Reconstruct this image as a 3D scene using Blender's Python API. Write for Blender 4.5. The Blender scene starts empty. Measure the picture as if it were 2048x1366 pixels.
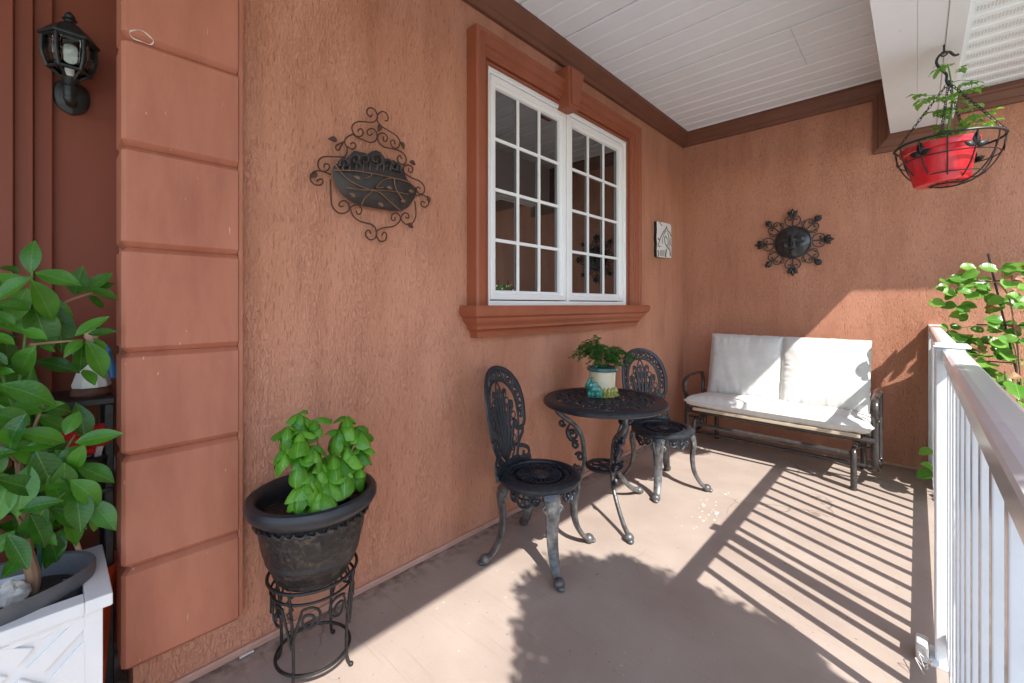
import bpy, bmesh, math, random
from mathutils import Vector as V, Matrix as M, noise
R = math.radians
PI = math.pi
scn = bpy.context.scene
col = scn.collection
random.seed(7)

# ------------------------------------------------------------------ camera, sky, sun, exposure
CAM = V((1.764, 0.0, 1.25)); YAW = 43.12; FPX = 865.0; HORIZON = 609.0
cd = bpy.data.cameras.new('camera'); co = bpy.data.objects.new('camera', cd); col.objects.link(co)
co.location = CAM; co.rotation_euler = (R(90), 0, R(YAW))
cd.sensor_width = 36; cd.lens = FPX / 2048 * 36; cd.shift_y = -(683 - HORIZON) / 2048
cd.clip_start = 0.02; cd.clip_end = 500
scn.camera = co

SUN_EL, SUN_AZ = 48.5, -25.0            # azimuth measured from +X towards +Y
w = bpy.data.worlds.new('World'); scn.world = w; w.use_nodes = True
nt = w.node_tree; bg = nt.nodes['Background']
sky = nt.nodes.new('ShaderNodeTexSky'); sky.sky_type = 'NISHITA'; sky.sun_disc = False
sky.sun_elevation = R(SUN_EL); sky.sun_rotation = R(90 - SUN_AZ)
sky.air_density = 1.0; sky.dust_density = 0.7; sky.ozone_density = 0.7
nt.links.new(sky.outputs[0], bg.inputs[0]); bg.inputs[1].default_value = 0.15
sl = bpy.data.lights.new('sun', 'SUN'); so = bpy.data.objects.new('sun', sl); col.objects.link(so)
sl.energy = 3.5; sl.angle = R(0.53); sl.color = (1.0, 0.965, 0.91)
sd = V((math.cos(R(SUN_EL)) * math.cos(R(SUN_AZ)), math.cos(R(SUN_EL)) * math.sin(R(SUN_AZ)), math.sin(R(SUN_EL))))
so.rotation_euler = sd.to_track_quat('Z', 'Y').to_euler(); so.location = sd * 20
vs = scn.view_settings; vs.view_transform = 'Standard'; vs.look = 'None'; vs.exposure = 1.38; vs.gamma = 1.0
vs.use_curve_mapping = False

# ------------------------------------------------------------------ surveying: photograph point -> place in the room
_c, _s = math.cos(R(YAW)), math.sin(R(YAW))
FW = V((-_s, _c, 0)); RT = V((_c, _s, 0))
def ray(px, py): return FW + RT * ((px - 1024) / FPX) + V((0, 0, (HORIZON - py) / FPX))
def on_x(px, py, X): d = ray(px, py); return CAM + d * ((X - CAM.x) / d.x)
def on_y(px, py, Y): d = ray(px, py); return CAM + d * ((Y - CAM.y) / d.y)
def on_z(px, py, Z): d = ray(px, py); return CAM + d * ((Z - CAM.z) / d.z)

# ------------------------------------------------------------------ materials
MATS = {}
def mat(name, c, rough=0.6, metal=0.0, c2=None, vscale=8.0, vdet=4.0, bump=0.0, bscale=60.0, bdist=0.002,
        stretch=(1, 1, 1), spec=0.5, rvar=0.0, sss=0.0, trans=0.0, coat=0.0, lo=0.35, hi=0.65, speck=None):
    m = bpy.data.materials.new(name); m.use_nodes = True; n = m.node_tree; b = n.nodes['Principled BSDF']
    b.inputs['Base Color'].default_value = (*c, 1); b.inputs['Roughness'].default_value = rough
    b.inputs['Metallic'].default_value = metal; b.inputs['Specular IOR Level'].default_value = spec
    if coat: b.inputs['Coat Weight'].default_value = coat; b.inputs['Coat Roughness'].default_value = 0.08
    tc = n.nodes.new('ShaderNodeTexCoord'); mp = n.nodes.new('ShaderNodeMapping')
    mp.inputs['Scale'].default_value = stretch; n.links.new(tc.outputs['Object'], mp.inputs['Vector'])
    out = None
    if c2 is not None:
        nz = n.nodes.new('ShaderNodeTexNoise'); nz.inputs['Scale'].default_value = vscale; nz.inputs['Detail'].default_value = vdet
        nz.inputs['Roughness'].default_value = 0.65
        n.links.new(mp.outputs[0], nz.inputs['Vector'])
        r = n.nodes.new('ShaderNodeValToRGB'); r.color_ramp.elements[0].position = lo; r.color_ramp.elements[1].position = hi
        r.color_ramp.elements[0].color = (*c, 1); r.color_ramp.elements[1].color = (*c2, 1)
        n.links.new(nz.outputs['Fac'], r.inputs[0]); out = r.outputs[0]
        if rvar:
            mr = n.nodes.new('ShaderNodeMapRange'); mr.inputs['To Min'].default_value = rough - rvar; mr.inputs['To Max'].default_value = rough + rvar
            n.links.new(nz.outputs['Fac'], mr.inputs['Value']); n.links.new(mr.outputs[0], b.inputs['Roughness'])
    if speck:
        sc, thr, scol = speck
        vz = n.nodes.new('ShaderNodeTexNoise'); vz.inputs['Scale'].default_value = sc; vz.inputs['Detail'].default_value = 2
        n.links.new(mp.outputs[0], vz.inputs['Vector'])
        gt = n.nodes.new('ShaderNodeMapRange'); gt.inputs['From Min'].default_value = thr; gt.inputs['From Max'].default_value = thr + 0.03
        n.links.new(vz.outputs['Fac'], gt.inputs['Value'])
        mx = n.nodes.new('ShaderNodeMix'); mx.data_type = 'RGBA'
        n.links.new(gt.outputs[0], mx.inputs['Factor'])
        if out: n.links.new(out, mx.inputs['A'])
        else: mx.inputs['A'].default_value = (*c, 1)
        mx.inputs['B'].default_value = (*scol, 1); out = mx.outputs['Result']
    if out: n.links.new(out, b.inputs['Base Color'])
    if bump:
        bz = n.nodes.new('ShaderNodeTexNoise'); bz.inputs['Scale'].default_value = bscale; bz.inputs['Detail'].default_value = 5
        n.links.new(mp.outputs[0], bz.inputs['Vector'])
        bp = n.nodes.new('ShaderNodeBump'); bp.inputs['Strength'].default_value = bump; bp.inputs['Distance'].default_value = bdist
        n.links.new(bz.outputs['Fac'], bp.inputs['Height']); n.links.new(bp.outputs[0], b.inputs['Normal'])
    MATS[name] = m
    return m

def leafmat(name, c, c2, rough=0.35, trans=0.35, tcol=None, objvar=True):
    m = bpy.data.materials.new(name); m.use_nodes = True; n = m.node_tree; b = n.nodes['Principled BSDF']
    oi = n.nodes.new('ShaderNodeObjectInfo'); r = n.nodes.new('ShaderNodeValToRGB')
    r.color_ramp.elements[0].color = (*c, 1); r.color_ramp.elements[1].color = (*c2, 1)
    tc = n.nodes.new('ShaderNodeTexCoord')
    nz = n.nodes.new('ShaderNodeTexNoise'); nz.inputs['Scale'].default_value = 22.0 if objvar else 14.0
    n.links.new(tc.outputs['Object'], nz.inputs['Vector'])
    ad = n.nodes.new('ShaderNodeMath'); ad.operation = 'MULTIPLY_ADD'
    n.links.new(nz.outputs['Fac'], ad.inputs[0]); ad.inputs[1].default_value = 0.7 if objvar else 1.6
    if objvar:
        sub = n.nodes.new('ShaderNodeMath'); sub.operation = 'SUBTRACT'; n.links.new(oi.outputs['Random'], sub.inputs[0]); sub.inputs[1].default_value = 0.3
        n.links.new(sub.outputs[0], ad.inputs[2])
    else: ad.inputs[2].default_value = -0.3
    n.links.new(ad.outputs[0], r.inputs[0])
    n.links.new(r.outputs[0], b.inputs['Base Color']); b.inputs['Roughness'].default_value = rough
    b.inputs['Specular IOR Level'].default_value = 0.45
    tl = n.nodes.new('ShaderNodeBsdfTranslucent'); hs = n.nodes.new('ShaderNodeHueSaturation'); hs.inputs['Value'].default_value = 1.5
    hs.inputs['Hue'].default_value = 0.485; hs.inputs['Saturation'].default_value = 1.1
    n.links.new(r.outputs[0], hs.inputs['Color']); n.links.new(hs.outputs[0], tl.inputs['Color'])
    mx = n.nodes.new('ShaderNodeMixShader'); mx.inputs[0].default_value = trans
    n.links.new(b.outputs[0], mx.inputs[1]); n.links.new(tl.outputs[0], mx.inputs[2])
    n.links.new(mx.outputs[0], n.nodes['Material Output'].inputs['Surface'])
    # midrib and side veins, laid out along the blade (object X is the blade's length)
    if objvar:
        sp = n.nodes.new('ShaderNodeSeparateXYZ'); n.links.new(tc.outputs['Object'], sp.inputs[0])
        def mt(op, a, bb=0.0):
            q = n.nodes.new('ShaderNodeMath'); q.operation = op
            for i, x in enumerate((a, bb)):
                if isinstance(x, (int, float)): q.inputs[i].default_value = x
                else: n.links.new(x, q.inputs[i])
            return q.outputs[0]
        ay = mt('ABSOLUTE', sp.outputs['Y'])
        mid = mt('LESS_THAN', ay, 0.0009)
        sv = mt('LESS_THAN', mt('ABSOLUTE', mt('SUBTRACT', mt('FRACT', mt('MULTIPLY', mt('SUBTRACT', sp.outputs['X'], mt('MULTIPLY', ay, 0.9)), 85.0)), 0.5)), 0.07)
        vf = mt('MAXIMUM', mt('MULTIPLY', mid, 0.5), mt('MULTIPLY', sv, 0.16))
        vm = n.nodes.new('ShaderNodeMix'); vm.data_type = 'RGBA'; n.links.new(vf, vm.inputs['Factor']); n.links.new(r.outputs[0], vm.inputs['A']); vm.inputs['B'].default_value = (min(1, c2[0] * 2.2 + .04), min(1, c2[1] * 1.6), c2[2] * 2 + .02, 1)
        n.links.new(vm.outputs['Result'], b.inputs['Base Color'])
    wv = n.nodes.new('ShaderNodeTexWave'); wv.inputs['Scale'].default_value = 30; wv.inputs['Distortion'].default_value = 1.5
    n.links.new(tc.outputs['Object'], wv.inputs['Vector'])
    bp = n.nodes.new('ShaderNodeBump'); bp.inputs['Strength'].default_value = 0.12; bp.inputs['Distance'].default_value = 0.002
    n.links.new(wv.outputs['Fac'], bp.inputs['Height']); n.links.new(bp.outputs[0], b.inputs['Normal'])
    MATS[name] = m
    return m

def stucco(name, c, c2):
    m = bpy.data.materials.new(name); m.use_nodes = True; n = m.node_tree; b = n.nodes['Principled BSDF']
    b.inputs['Roughness'].default_value = 0.75; b.inputs['Specular IOR Level'].default_value = 0.3
    tc = n.nodes.new('ShaderNodeTexCoord')
    def mapped(s):
        mp = n.nodes.new('ShaderNodeMapping'); mp.inputs['Scale'].default_value = s
        n.links.new(tc.outputs['Object'], mp.inputs['Vector']); return mp
    def noisef(s, sc, det=3, dist=0.0):
        z = n.nodes.new('ShaderNodeTexNoise'); z.inputs['Scale'].default_value = sc; z.inputs['Detail'].default_value = det
        z.inputs['Distortion'].default_value = dist
        n.links.new(mapped(s).outputs[0], z.inputs['Vector']); return z.outputs['Fac']
    def math_(op, a, bb):
        q = n.nodes.new('ShaderNodeMath'); q.operation = op
        for i, x in enumerate((a, bb)):
            if isinstance(x, (int, float)): q.inputs[i].default_value = x
            else: n.links.new(x, q.inputs[i])
        return q.outputs[0]
    def rng(x, a, bb, c0=0.0, c1=1.0):
        q = n.nodes.new('ShaderNodeMapRange'); q.inputs[1].default_value = a; q.inputs[2].default_value = bb
        q.inputs[3].default_value = c0; q.inputs[4].default_value = c1; n.links.new(x, q.inputs[0]); return q.outputs[0]
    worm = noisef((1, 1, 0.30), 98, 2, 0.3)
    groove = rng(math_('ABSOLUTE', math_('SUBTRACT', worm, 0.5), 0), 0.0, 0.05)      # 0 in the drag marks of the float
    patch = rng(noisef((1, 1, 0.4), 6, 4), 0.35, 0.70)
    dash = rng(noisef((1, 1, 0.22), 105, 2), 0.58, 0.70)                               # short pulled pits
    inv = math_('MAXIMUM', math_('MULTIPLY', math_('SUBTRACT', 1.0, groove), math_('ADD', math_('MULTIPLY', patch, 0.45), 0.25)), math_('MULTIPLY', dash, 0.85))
    fine = noisef((1, 1, 0.8), 190, 4)
    med = noisef((1, 1, 0.35), 24, 3)
    hgt = math_('ADD', math_('MULTIPLY', fine, 0.28), math_('SUBTRACT', math_('MULTIPLY', med, 0.5), math_('MULTIPLY', inv, 0.75)))
    bp = n.nodes.new('ShaderNodeBump'); bp.inputs['Strength'].default_value = 1.0; bp.inputs['Distance'].default_value = 0.0042
    n.links.new(hgt, bp.inputs['Height']); n.links.new(bp.outputs[0], b.inputs['Normal'])
    r = n.nodes.new('ShaderNodeValToRGB'); r.color_ramp.elements[0].position = 0.3; r.color_ramp.elements[1].position = 0.72
    r.color_ramp.elements[0].color = (*c, 1); r.color_ramp.elements[1].color = (*c2, 1)
    n.links.new(noisef((1, 1, 0.35), 3.2, 6), r.inputs[0])
    # vertical weather streaks and relief shade painted into the drag marks and pits
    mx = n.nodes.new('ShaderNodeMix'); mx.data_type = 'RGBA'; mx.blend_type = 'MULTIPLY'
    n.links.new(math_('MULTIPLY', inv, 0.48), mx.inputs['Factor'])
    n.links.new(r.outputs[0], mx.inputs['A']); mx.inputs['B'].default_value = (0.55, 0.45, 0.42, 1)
    mx2 = n.nodes.new('ShaderNodeMix'); mx2.data_type = 'RGBA'; mx2.blend_type = 'MULTIPLY'
    n.links.new(rng(noisef((1, 1, 0.16), 13, 6), 0.52, 0.74, 0.0, 0.5), mx2.inputs['Factor'])
    n.links.new(mx.outputs['Result'], mx2.inputs['A']); mx2.inputs['B'].default_value = (0.72, 0.66, 0.64, 1)
    n.links.new(mx2.outputs['Result'], b.inputs['Base Color'])
    MATS[name] = m
    return m

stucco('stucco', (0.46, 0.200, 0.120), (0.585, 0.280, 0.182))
mat('trim_paint', (0.285, 0.078, 0.036), 0.5, c2=(0.325, 0.094, 0.045), vscale=5, bump=0.15, bscale=90, bdist=0.001, stretch=(1, 1, 0.4))
mat('crown_paint', (0.145, 0.052, 0.029), 0.5, c2=(0.175, 0.064, 0.036), vscale=6, bump=0.1, bscale=60)
mat('quoin_paint', (0.345, 0.112, 0.064), 0.6, c2=(0.445, 0.165, 0.098), vscale=7, vdet=8, bump=0.3, bscale=60, bdist=0.002, stretch=(1, 1, 0.25), speck=(75, 0.745, (0.55, 0.33, 0.25)))
mat('entry_paint', (0.185, 0.042, 0.019), 0.65, c2=(0.215, 0.052, 0.025), vscale=4, bump=0.12, bscale=40, bdist=0.002, stretch=(1, 1, 0.2))
mat('floor_paint', (0.40, 0.305, 0.252), 0.62, c2=(0.455, 0.352, 0.295), vscale=2.6, vdet=8, bump=0.35, bscale=130, bdist=0.0015, speck=(75, 0.735, (0.16, 0.10, 0.08)))
mat('plinth', (0.46, 0.27, 0.21), 0.7, c2=(0.40, 0.22, 0.165), vscale=14, bump=0.4, bscale=70, bdist=0.003)
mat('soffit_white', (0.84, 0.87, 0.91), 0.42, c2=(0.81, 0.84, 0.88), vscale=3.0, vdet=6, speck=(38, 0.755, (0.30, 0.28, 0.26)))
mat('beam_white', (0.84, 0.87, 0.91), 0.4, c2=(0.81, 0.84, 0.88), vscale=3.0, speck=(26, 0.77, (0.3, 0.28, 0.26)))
mat('vinyl_white', (0.87, 0.88, 0.89), 0.3, coat=0.2)
mat('rail_white', (0.74, 0.77, 0.81), 0.17, c2=(0.69, 0.72, 0.76), vscale=18, rvar=0.05, spec=0.75)
mat('gasket', (0.02, 0.02, 0.02), 0.6)
mat('cast_iron', (0.013, 0.017, 0.024), 0.36, metal=0.2, c2=(0.028, 0.034, 0.045), vscale=40, bump=0.35, bscale=120, bdist=0.002, rvar=0.1, spec=0.5)
mat('cast_worn', (0.055, 0.057, 0.062), 0.38, metal=0.35, c2=(0.16, 0.155, 0.15), vscale=26, vdet=6, bump=0.4, bscale=90, bdist=0.002, rvar=0.1)
mat('black_iron', (0.014, 0.014, 0.015), 0.45, metal=0.3, c2=(0.03, 0.028, 0.027), vscale=60, bump=0.3, bscale=150, bdist=0.001)
mat('lamp_metal', (0.012, 0.015, 0.015), 0.38, metal=0.2, c2=(0.022, 0.026, 0.026), vscale=30, bump=0.2, bscale=80, bdist=0.001)
mat('rust_wire', (0.10, 0.043, 0.026), 0.6, metal=0.4, c2=(0.065, 0.03, 0.02), vscale=40, bump=0.3, bscale=120)
mat('dark_plate', (0.030, 0.026, 0.025), 0.5, metal=0.3, c2=(0.055, 0.042, 0.036), vscale=18, bump=0.3, bscale=60)
mat('copper_line', (0.24, 0.13, 0.075), 0.45, metal=0.4, c2=(0.15, 0.075, 0.045), vscale=40)
mat('sun_metal', (0.028, 0.028, 0.031), 0.24, metal=0.4, c2=(0.07, 0.067, 0.067), vscale=25, bump=0.3, bscale=70)
mat('pot_bronze', (0.022, 0.020, 0.020), 0.4, metal=0.35, c2=(0.115, 0.088, 0.066), vscale=38, vdet=5, bump=1.0, bscale=38, bdist=0.010, lo=0.50, hi=0.72)
mat('pot_black', (0.012, 0.014, 0.019), 0.4, spec=0.5, c2=(0.022, 0.024, 0.03), vscale=20)
mat('pot_grey', (0.075, 0.075, 0.082), 0.5, c2=(0.105, 0.10, 0.105), vscale=14, bump=0.1, bscale=40)
mat('plastic_white', (0.76, 0.77, 0.78), 0.4, c2=(0.72, 0.73, 0.74), vscale=10)
mat('soil', (0.016, 0.011, 0.008), 0.95, c2=(0.035, 0.024, 0.017), vscale=60, bump=1.0, bscale=70, bdist=0.012, speck=(90, 0.70, (0.55, 0.52, 0.48)))
mat('bark', (0.23, 0.12, 0.065), 0.8, c2=(0.33, 0.20, 0.12), vscale=30, bump=0.7, bscale=60, bdist=0.004, stretch=(1, 1, 0.25))
mat('cut_wood', (0.42, 0.24, 0.14), 0.8, c2=(0.5, 0.33, 0.22), vscale=30, bump=0.4, bscale=80, stretch=(1, 1, 0.2))
mat('stake_green', (0.02, 0.09, 0.07), 0.45)
mat('shell', (0.66, 0.62, 0.56), 0.7, c2=(0.36, 0.33, 0.29), vscale=30, bump=0.8, bscale=45, bdist=0.006)
mat('red_plastic', (0.62, 0.018, 0.028), 0.3, c2=(0.56, 0.016, 0.026), vscale=10, spec=0.5, coat=0.15)
mat('red_cloth', (0.50, 0.012, 0.012), 0.8, bump=0.4, bscale=150)
mat('orange_pot', (0.52, 0.07, 0.02), 0.45, c2=(0.44, 0.05, 0.015), vscale=10)
mat('glaze_teal', (0.006, 0.13, 0.105), 0.14, c2=(0.02, 0.26, 0.21), vscale=30, coat=0.6)
mat('glaze_rim', (0.03, 0.10, 0.115), 0.2, c2=(0.045, 0.14, 0.15), vscale=30, coat=0.5)
mat('glaze_cream', (0.62, 0.56, 0.42), 0.22, c2=(0.55, 0.50, 0.33), vscale=15, coat=0.5)
mat('glaze_bamboo', (0.42, 0.34, 0.08), 0.22, c2=(0.16, 0.24, 0.07), vscale=35, coat=0.5)
mat('cushion', (0.66, 0.655, 0.63), 0.85, c2=(0.58, 0.57, 0.54), vscale=7, bump=0.25, bscale=260, bdist=0.001, speck=(32, 0.765, (0.34, 0.30, 0.25)))
mat('cushion_edge', (0.55, 0.44, 0.32), 0.85, c2=(0.48, 0.37, 0.26), vscale=14)
mat('glider_metal', (0.06, 0.052, 0.05), 0.26, metal=0.45, c2=(0.08, 0.07, 0.066), vscale=30, rvar=0.05, spec=0.5)
mat('tile_white', (0.78, 0.78, 0.77), 0.45, c2=(0.72, 0.72, 0.71), vscale=20)
mat('ink', (0.012, 0.012, 0.012), 0.5)
mat('skin_paint', (0.62, 0.40, 0.28), 0.5)
mat('blue_paint', (0.05, 0.20, 0.45), 0.4)
mat('yellow_paint', (0.62, 0.42, 0.12), 0.5)
mat('brown_base', (0.13, 0.05, 0.03), 0.6)
mat('pink_white', (0.6, 0.5, 0.47), 0.6)
mat('paint_drip', (0.62, 0.58, 0.54), 0.6)
mat('room_dark', (0.02, 0.018, 0.016), 0.9)
mat('lawn', (0.045, 0.085, 0.025), 0.9, c2=(0.08, 0.12, 0.04), vscale=3, bump=0.5, bscale=40, bdist=0.02)
mat('concrete', (0.52, 0.51, 0.50), 0.85, c2=(0.46, 0.45, 0.44), vscale=4, bump=0.3, bscale=80)
mat('roofing', (0.09, 0.075, 0.065), 0.9, c2=(0.06, 0.05, 0.045), vscale=9)
mat('green_stem', (0.10, 0.20, 0.04), 0.5)
mat('twig', (0.16, 0.09, 0.05), 0.8, c2=(0.24, 0.15, 0.08), vscale=30)
leafmat('leaf_lemon', (0.016, 0.085, 0.010), (0.065, 0.225, 0.018), 0.32, 0.25)
leafmat('leaf_basil', (0.04, 0.19, 0.010), (0.14, 0.38, 0.03), 0.26, 0.25)
leafmat('leaf_fern', (0.025, 0.11, 0.02), (0.07, 0.22, 0.04), 0.45, 0.25, objvar=False)
leafmat('leaf_vine', (0.045, 0.17, 0.018), (0.15, 0.32, 0.05), 0.32, 0.35)
leafmat('leaf_tomato', (0.09, 0.24, 0.03), (0.20, 0.40, 0.07), 0.45, 0.4)
leafmat('leaf_dry', (0.22, 0.10, 0.04), (0.38, 0.22, 0.12), 0.5, 0.3)
leafmat('leaf_tree', (0.03, 0.09, 0.02), (0.06, 0.15, 0.03), 0.45, 0.25)

# painted porch concrete: mottling, broom lines, hairline cracks, stains and grit
def floor_mat():
    m = bpy.data.materials.new('floor_worn'); m.use_nodes = True; n = m.node_tree; b = n.nodes['Principled BSDF']
    b.inputs['Specular IOR Level'].default_value = 0.35
    tc = n.nodes.new('ShaderNodeTexCoord')
    def nz(sc, det=4, s=(1, 1, 1), rz=0.0):
        mp = n.nodes.new('ShaderNodeMapping'); mp.inputs['Scale'].default_value = s; mp.inputs['Rotation'].default_value = (0, 0, rz); n.links.new(tc.outputs['Object'], mp.inputs['Vector'])
        q = n.nodes.new('ShaderNodeTexNoise'); q.inputs['Scale'].default_value = sc; q.inputs['Detail'].default_value = det; n.links.new(mp.outputs[0], q.inputs['Vector']); return q.outputs['Fac']
    def rg(x, a, bb, c0=0.0, c1=1.0):
        q = n.nodes.new('ShaderNodeMapRange'); q.inputs[1].default_value = a; q.inputs[2].default_value = bb; q.inputs[3].default_value = c0; q.inputs[4].default_value = c1; n.links.new(x, q.inputs[0]); return q.outputs[0]
    def mt(op, a, bb):
        q = n.nodes.new('ShaderNodeMath'); q.operation = op
        for i, x in enumerate((a, bb)):
            if isinstance(x, (int, float)): q.inputs[i].default_value = x
            else: n.links.new(x, q.inputs[i])
        return q.outputs[0]
    def mix(f, a, bcol, mode='MIX'):
        q = n.nodes.new('ShaderNodeMix'); q.data_type = 'RGBA'; q.blend_type = mode; n.links.new(f, q.inputs['Factor']); n.links.new(a, q.inputs['A']); q.inputs['B'].default_value = (*bcol, 1); return q.outputs['Result']
    r = n.nodes.new('ShaderNodeValToRGB'); r.color_ramp.elements[0].position = 0.34; r.color_ramp.elements[1].position = 0.66
    r.color_ramp.elements[0].color = (0.325, 0.258, 0.218, 1); r.color_ramp.elements[1].color = (0.385, 0.315, 0.270, 1)
    n.links.new(nz(3.0, 9), r.inputs[0]); c = r.outputs[0]
    c = mix(rg(nz(240, 2), 0.58, 0.72, 0, 0.35), c, (0.24, 0.165, 0.13))                       # sandy grain
    c = mix(rg(nz(1.3, 6), 0.56, 0.70, 0, 0.30), c, (0.25, 0.175, 0.145))                      # old stains
    lines = rg(nz(150, 1, (0.015, 1, 1), 0.06), 0.66, 0.72)
    c = mix(mt('MULTIPLY', lines, 0.30), c, (0.24, 0.17, 0.14))                               # broom lines across the slab
    sx = n.nodes.new('ShaderNodeSeparateXYZ'); n.links.new(tc.outputs['Object'], sx.inputs[0])
    c = mix(mt('MULTIPLY', rg(sx.outputs['X'], 0.02, 0.13, 1.0, 0.0), rg(nz(20, 6), 0.40, 0.62, 0.0, 0.8)), c, (0.13, 0.085, 0.065))   # dirt swept against the wall
    c = mix(rg(nz(58, 2), 0.725, 0.745, 0, 0.8), c, (0.09, 0.06, 0.05))                        # grit
    c = mix(rg(nz(52, 1, (1, 1, 1), 1.0), 0.765, 0.785, 0, 0.6), c, (0.62, 0.55, 0.50))         # chips and pale flecks
    vo = n.nodes.new('ShaderNodeTexVoronoi'); vo.feature = 'DISTANCE_TO_EDGE'; vo.inputs['Scale'].default_value = 0.85
    av = n.nodes.new('ShaderNodeVectorMath'); av.operation = 'MULTIPLY_ADD'; nn = n.nodes.new('ShaderNodeTexNoise'); nn.inputs['Scale'].default_value = 5.0; nn.inputs['Detail'].default_value = 5
    n.links.new(tc.outputs['Object'], nn.inputs['Vector']); n.links.new(nn.outputs['Color'], av.inputs[0]); av.inputs[1].default_value = (0.22, 0.22, 0.22); n.links.new(tc.outputs['Object'], av.inputs[2]); n.links.new(av.outputs[0], vo.inputs['Vector'])
    crack = mt('MULTIPLY', rg(vo.outputs['Distance'], 0.0, 0.004, 1.0, 0.0), rg(nz(1.1, 2), 0.50, 0.56))
    c = mix(mt('MULTIPLY', crack, 0.7), c, (0.12, 0.08, 0.065))
    n.links.new(c, b.inputs['Base Color'])
    n.links.new(rg(nz(2.2, 6), 0.3, 0.7, 0.5, 0.72), b.inputs['Roughness'])
    h = mt('SUBTRACT', mt('ADD', mt('MULTIPLY', nz(170, 4), 0.5), mt('MULTIPLY', nz(16, 3), 0.6)), mt('ADD', mt('MULTIPLY', crack, 1.2), mt('MULTIPLY', lines, 0.25)))
    bp = n.nodes.new('ShaderNodeBump'); bp.inputs['Strength'].default_value = 0.6; bp.inputs['Distance'].default_value = 0.002
    n.links.new(h, bp.inputs['Height']); n.links.new(bp.outputs[0], b.inputs['Normal']); MATS['floor_worn'] = m
floor_mat()

# dark window glass, strongly mirroring at this slant (coated double glazing over an unlit room)
g = bpy.data.materials.new('glass_dark'); g.use_nodes = True; b = g.node_tree.nodes['Principled BSDF']
b.inputs['Base Color'].default_value = (0.006, 0.007, 0.007, 1); b.inputs['Roughness'].default_value = 0.012
b.inputs['IOR'].default_value = 2.5; MATS['glass_dark'] = g
g = bpy.data.materials.new('glass_lamp'); g.use_nodes = True; b = g.node_tree.nodes['Principled BSDF']
b.inputs['Base Color'].default_value = (0.8, 0.85, 0.83, 1); b.inputs['Roughness'].default_value = 0.03
b.inputs['Transmission Weight'].default_value = 1.0; b.inputs['IOR'].default_value = 1.45; MATS['glass_lamp'] = g
g = bpy.data.materials.new('bulb_glass'); g.use_nodes = True; b = g.node_tree.nodes['Principled BSDF']
b.inputs['Base Color'].default_value = (0.85, 0.85, 0.82, 1); b.inputs['Roughness'].default_value = 0.15; MATS['bulb_glass'] = g

# vented soffit: fine rows of punched slots
def vented():
    m = bpy.data.materials.new('soffit_vented'); m.use_nodes = True; n = m.node_tree; b = n.nodes['Principled BSDF']
    b.inputs['Roughness'].default_value = 0.45
    tc = n.nodes.new('ShaderNodeTexCoord'); sx = n.nodes.new('ShaderNodeSeparateXYZ'); n.links.new(tc.outputs['Object'], sx.inputs[0])
    def mth(op, a, bb=0.0, cc=None):
        q = n.nodes.new('ShaderNodeMath'); q.operation = op
        for i, x in enumerate([a, bb] + ([cc] if cc is not None else [])):
            if isinstance(x, (int, float)): q.inputs[i].default_value = x
            else: n.links.new(x, q.inputs[i])
        return q.outputs[0]
    u = sx.outputs['X']; v = sx.outputs['Y']            # u along the board, v across it (0 at its middle)
    wob = mth('MULTIPLY', mth('SINE', mth('MULTIPLY', u, 2 * PI / 0.05)), 0.0026)
    row = mth('ABSOLUTE', mth('SUBTRACT', mth('FRACT', mth('MULTIPLY', mth('ADD', v, wob), 1 / 0.0125)), 0.5))
    inrow = mth('GREATER_THAN', row, 0.36)
    band = mth('LESS_THAN', mth('ABSOLUTE', v), 0.026)
    gap = mth('GREATER_THAN', mth('FRACT', mth('MULTIPLY', u, 1 / 0.0125)), 0.25)
    fac = mth('MULTIPLY', mth('MULTIPLY', inrow, band), gap)
    mx = n.nodes.new('ShaderNodeMix'); mx.data_type = 'RGBA'; n.links.new(fac, mx.inputs['Factor'])
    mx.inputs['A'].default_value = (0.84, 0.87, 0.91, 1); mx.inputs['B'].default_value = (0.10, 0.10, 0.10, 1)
    n.links.new(mx.outputs['Result'], b.inputs['Base Color']); MATS['soffit_vented'] = m
vented()

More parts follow.
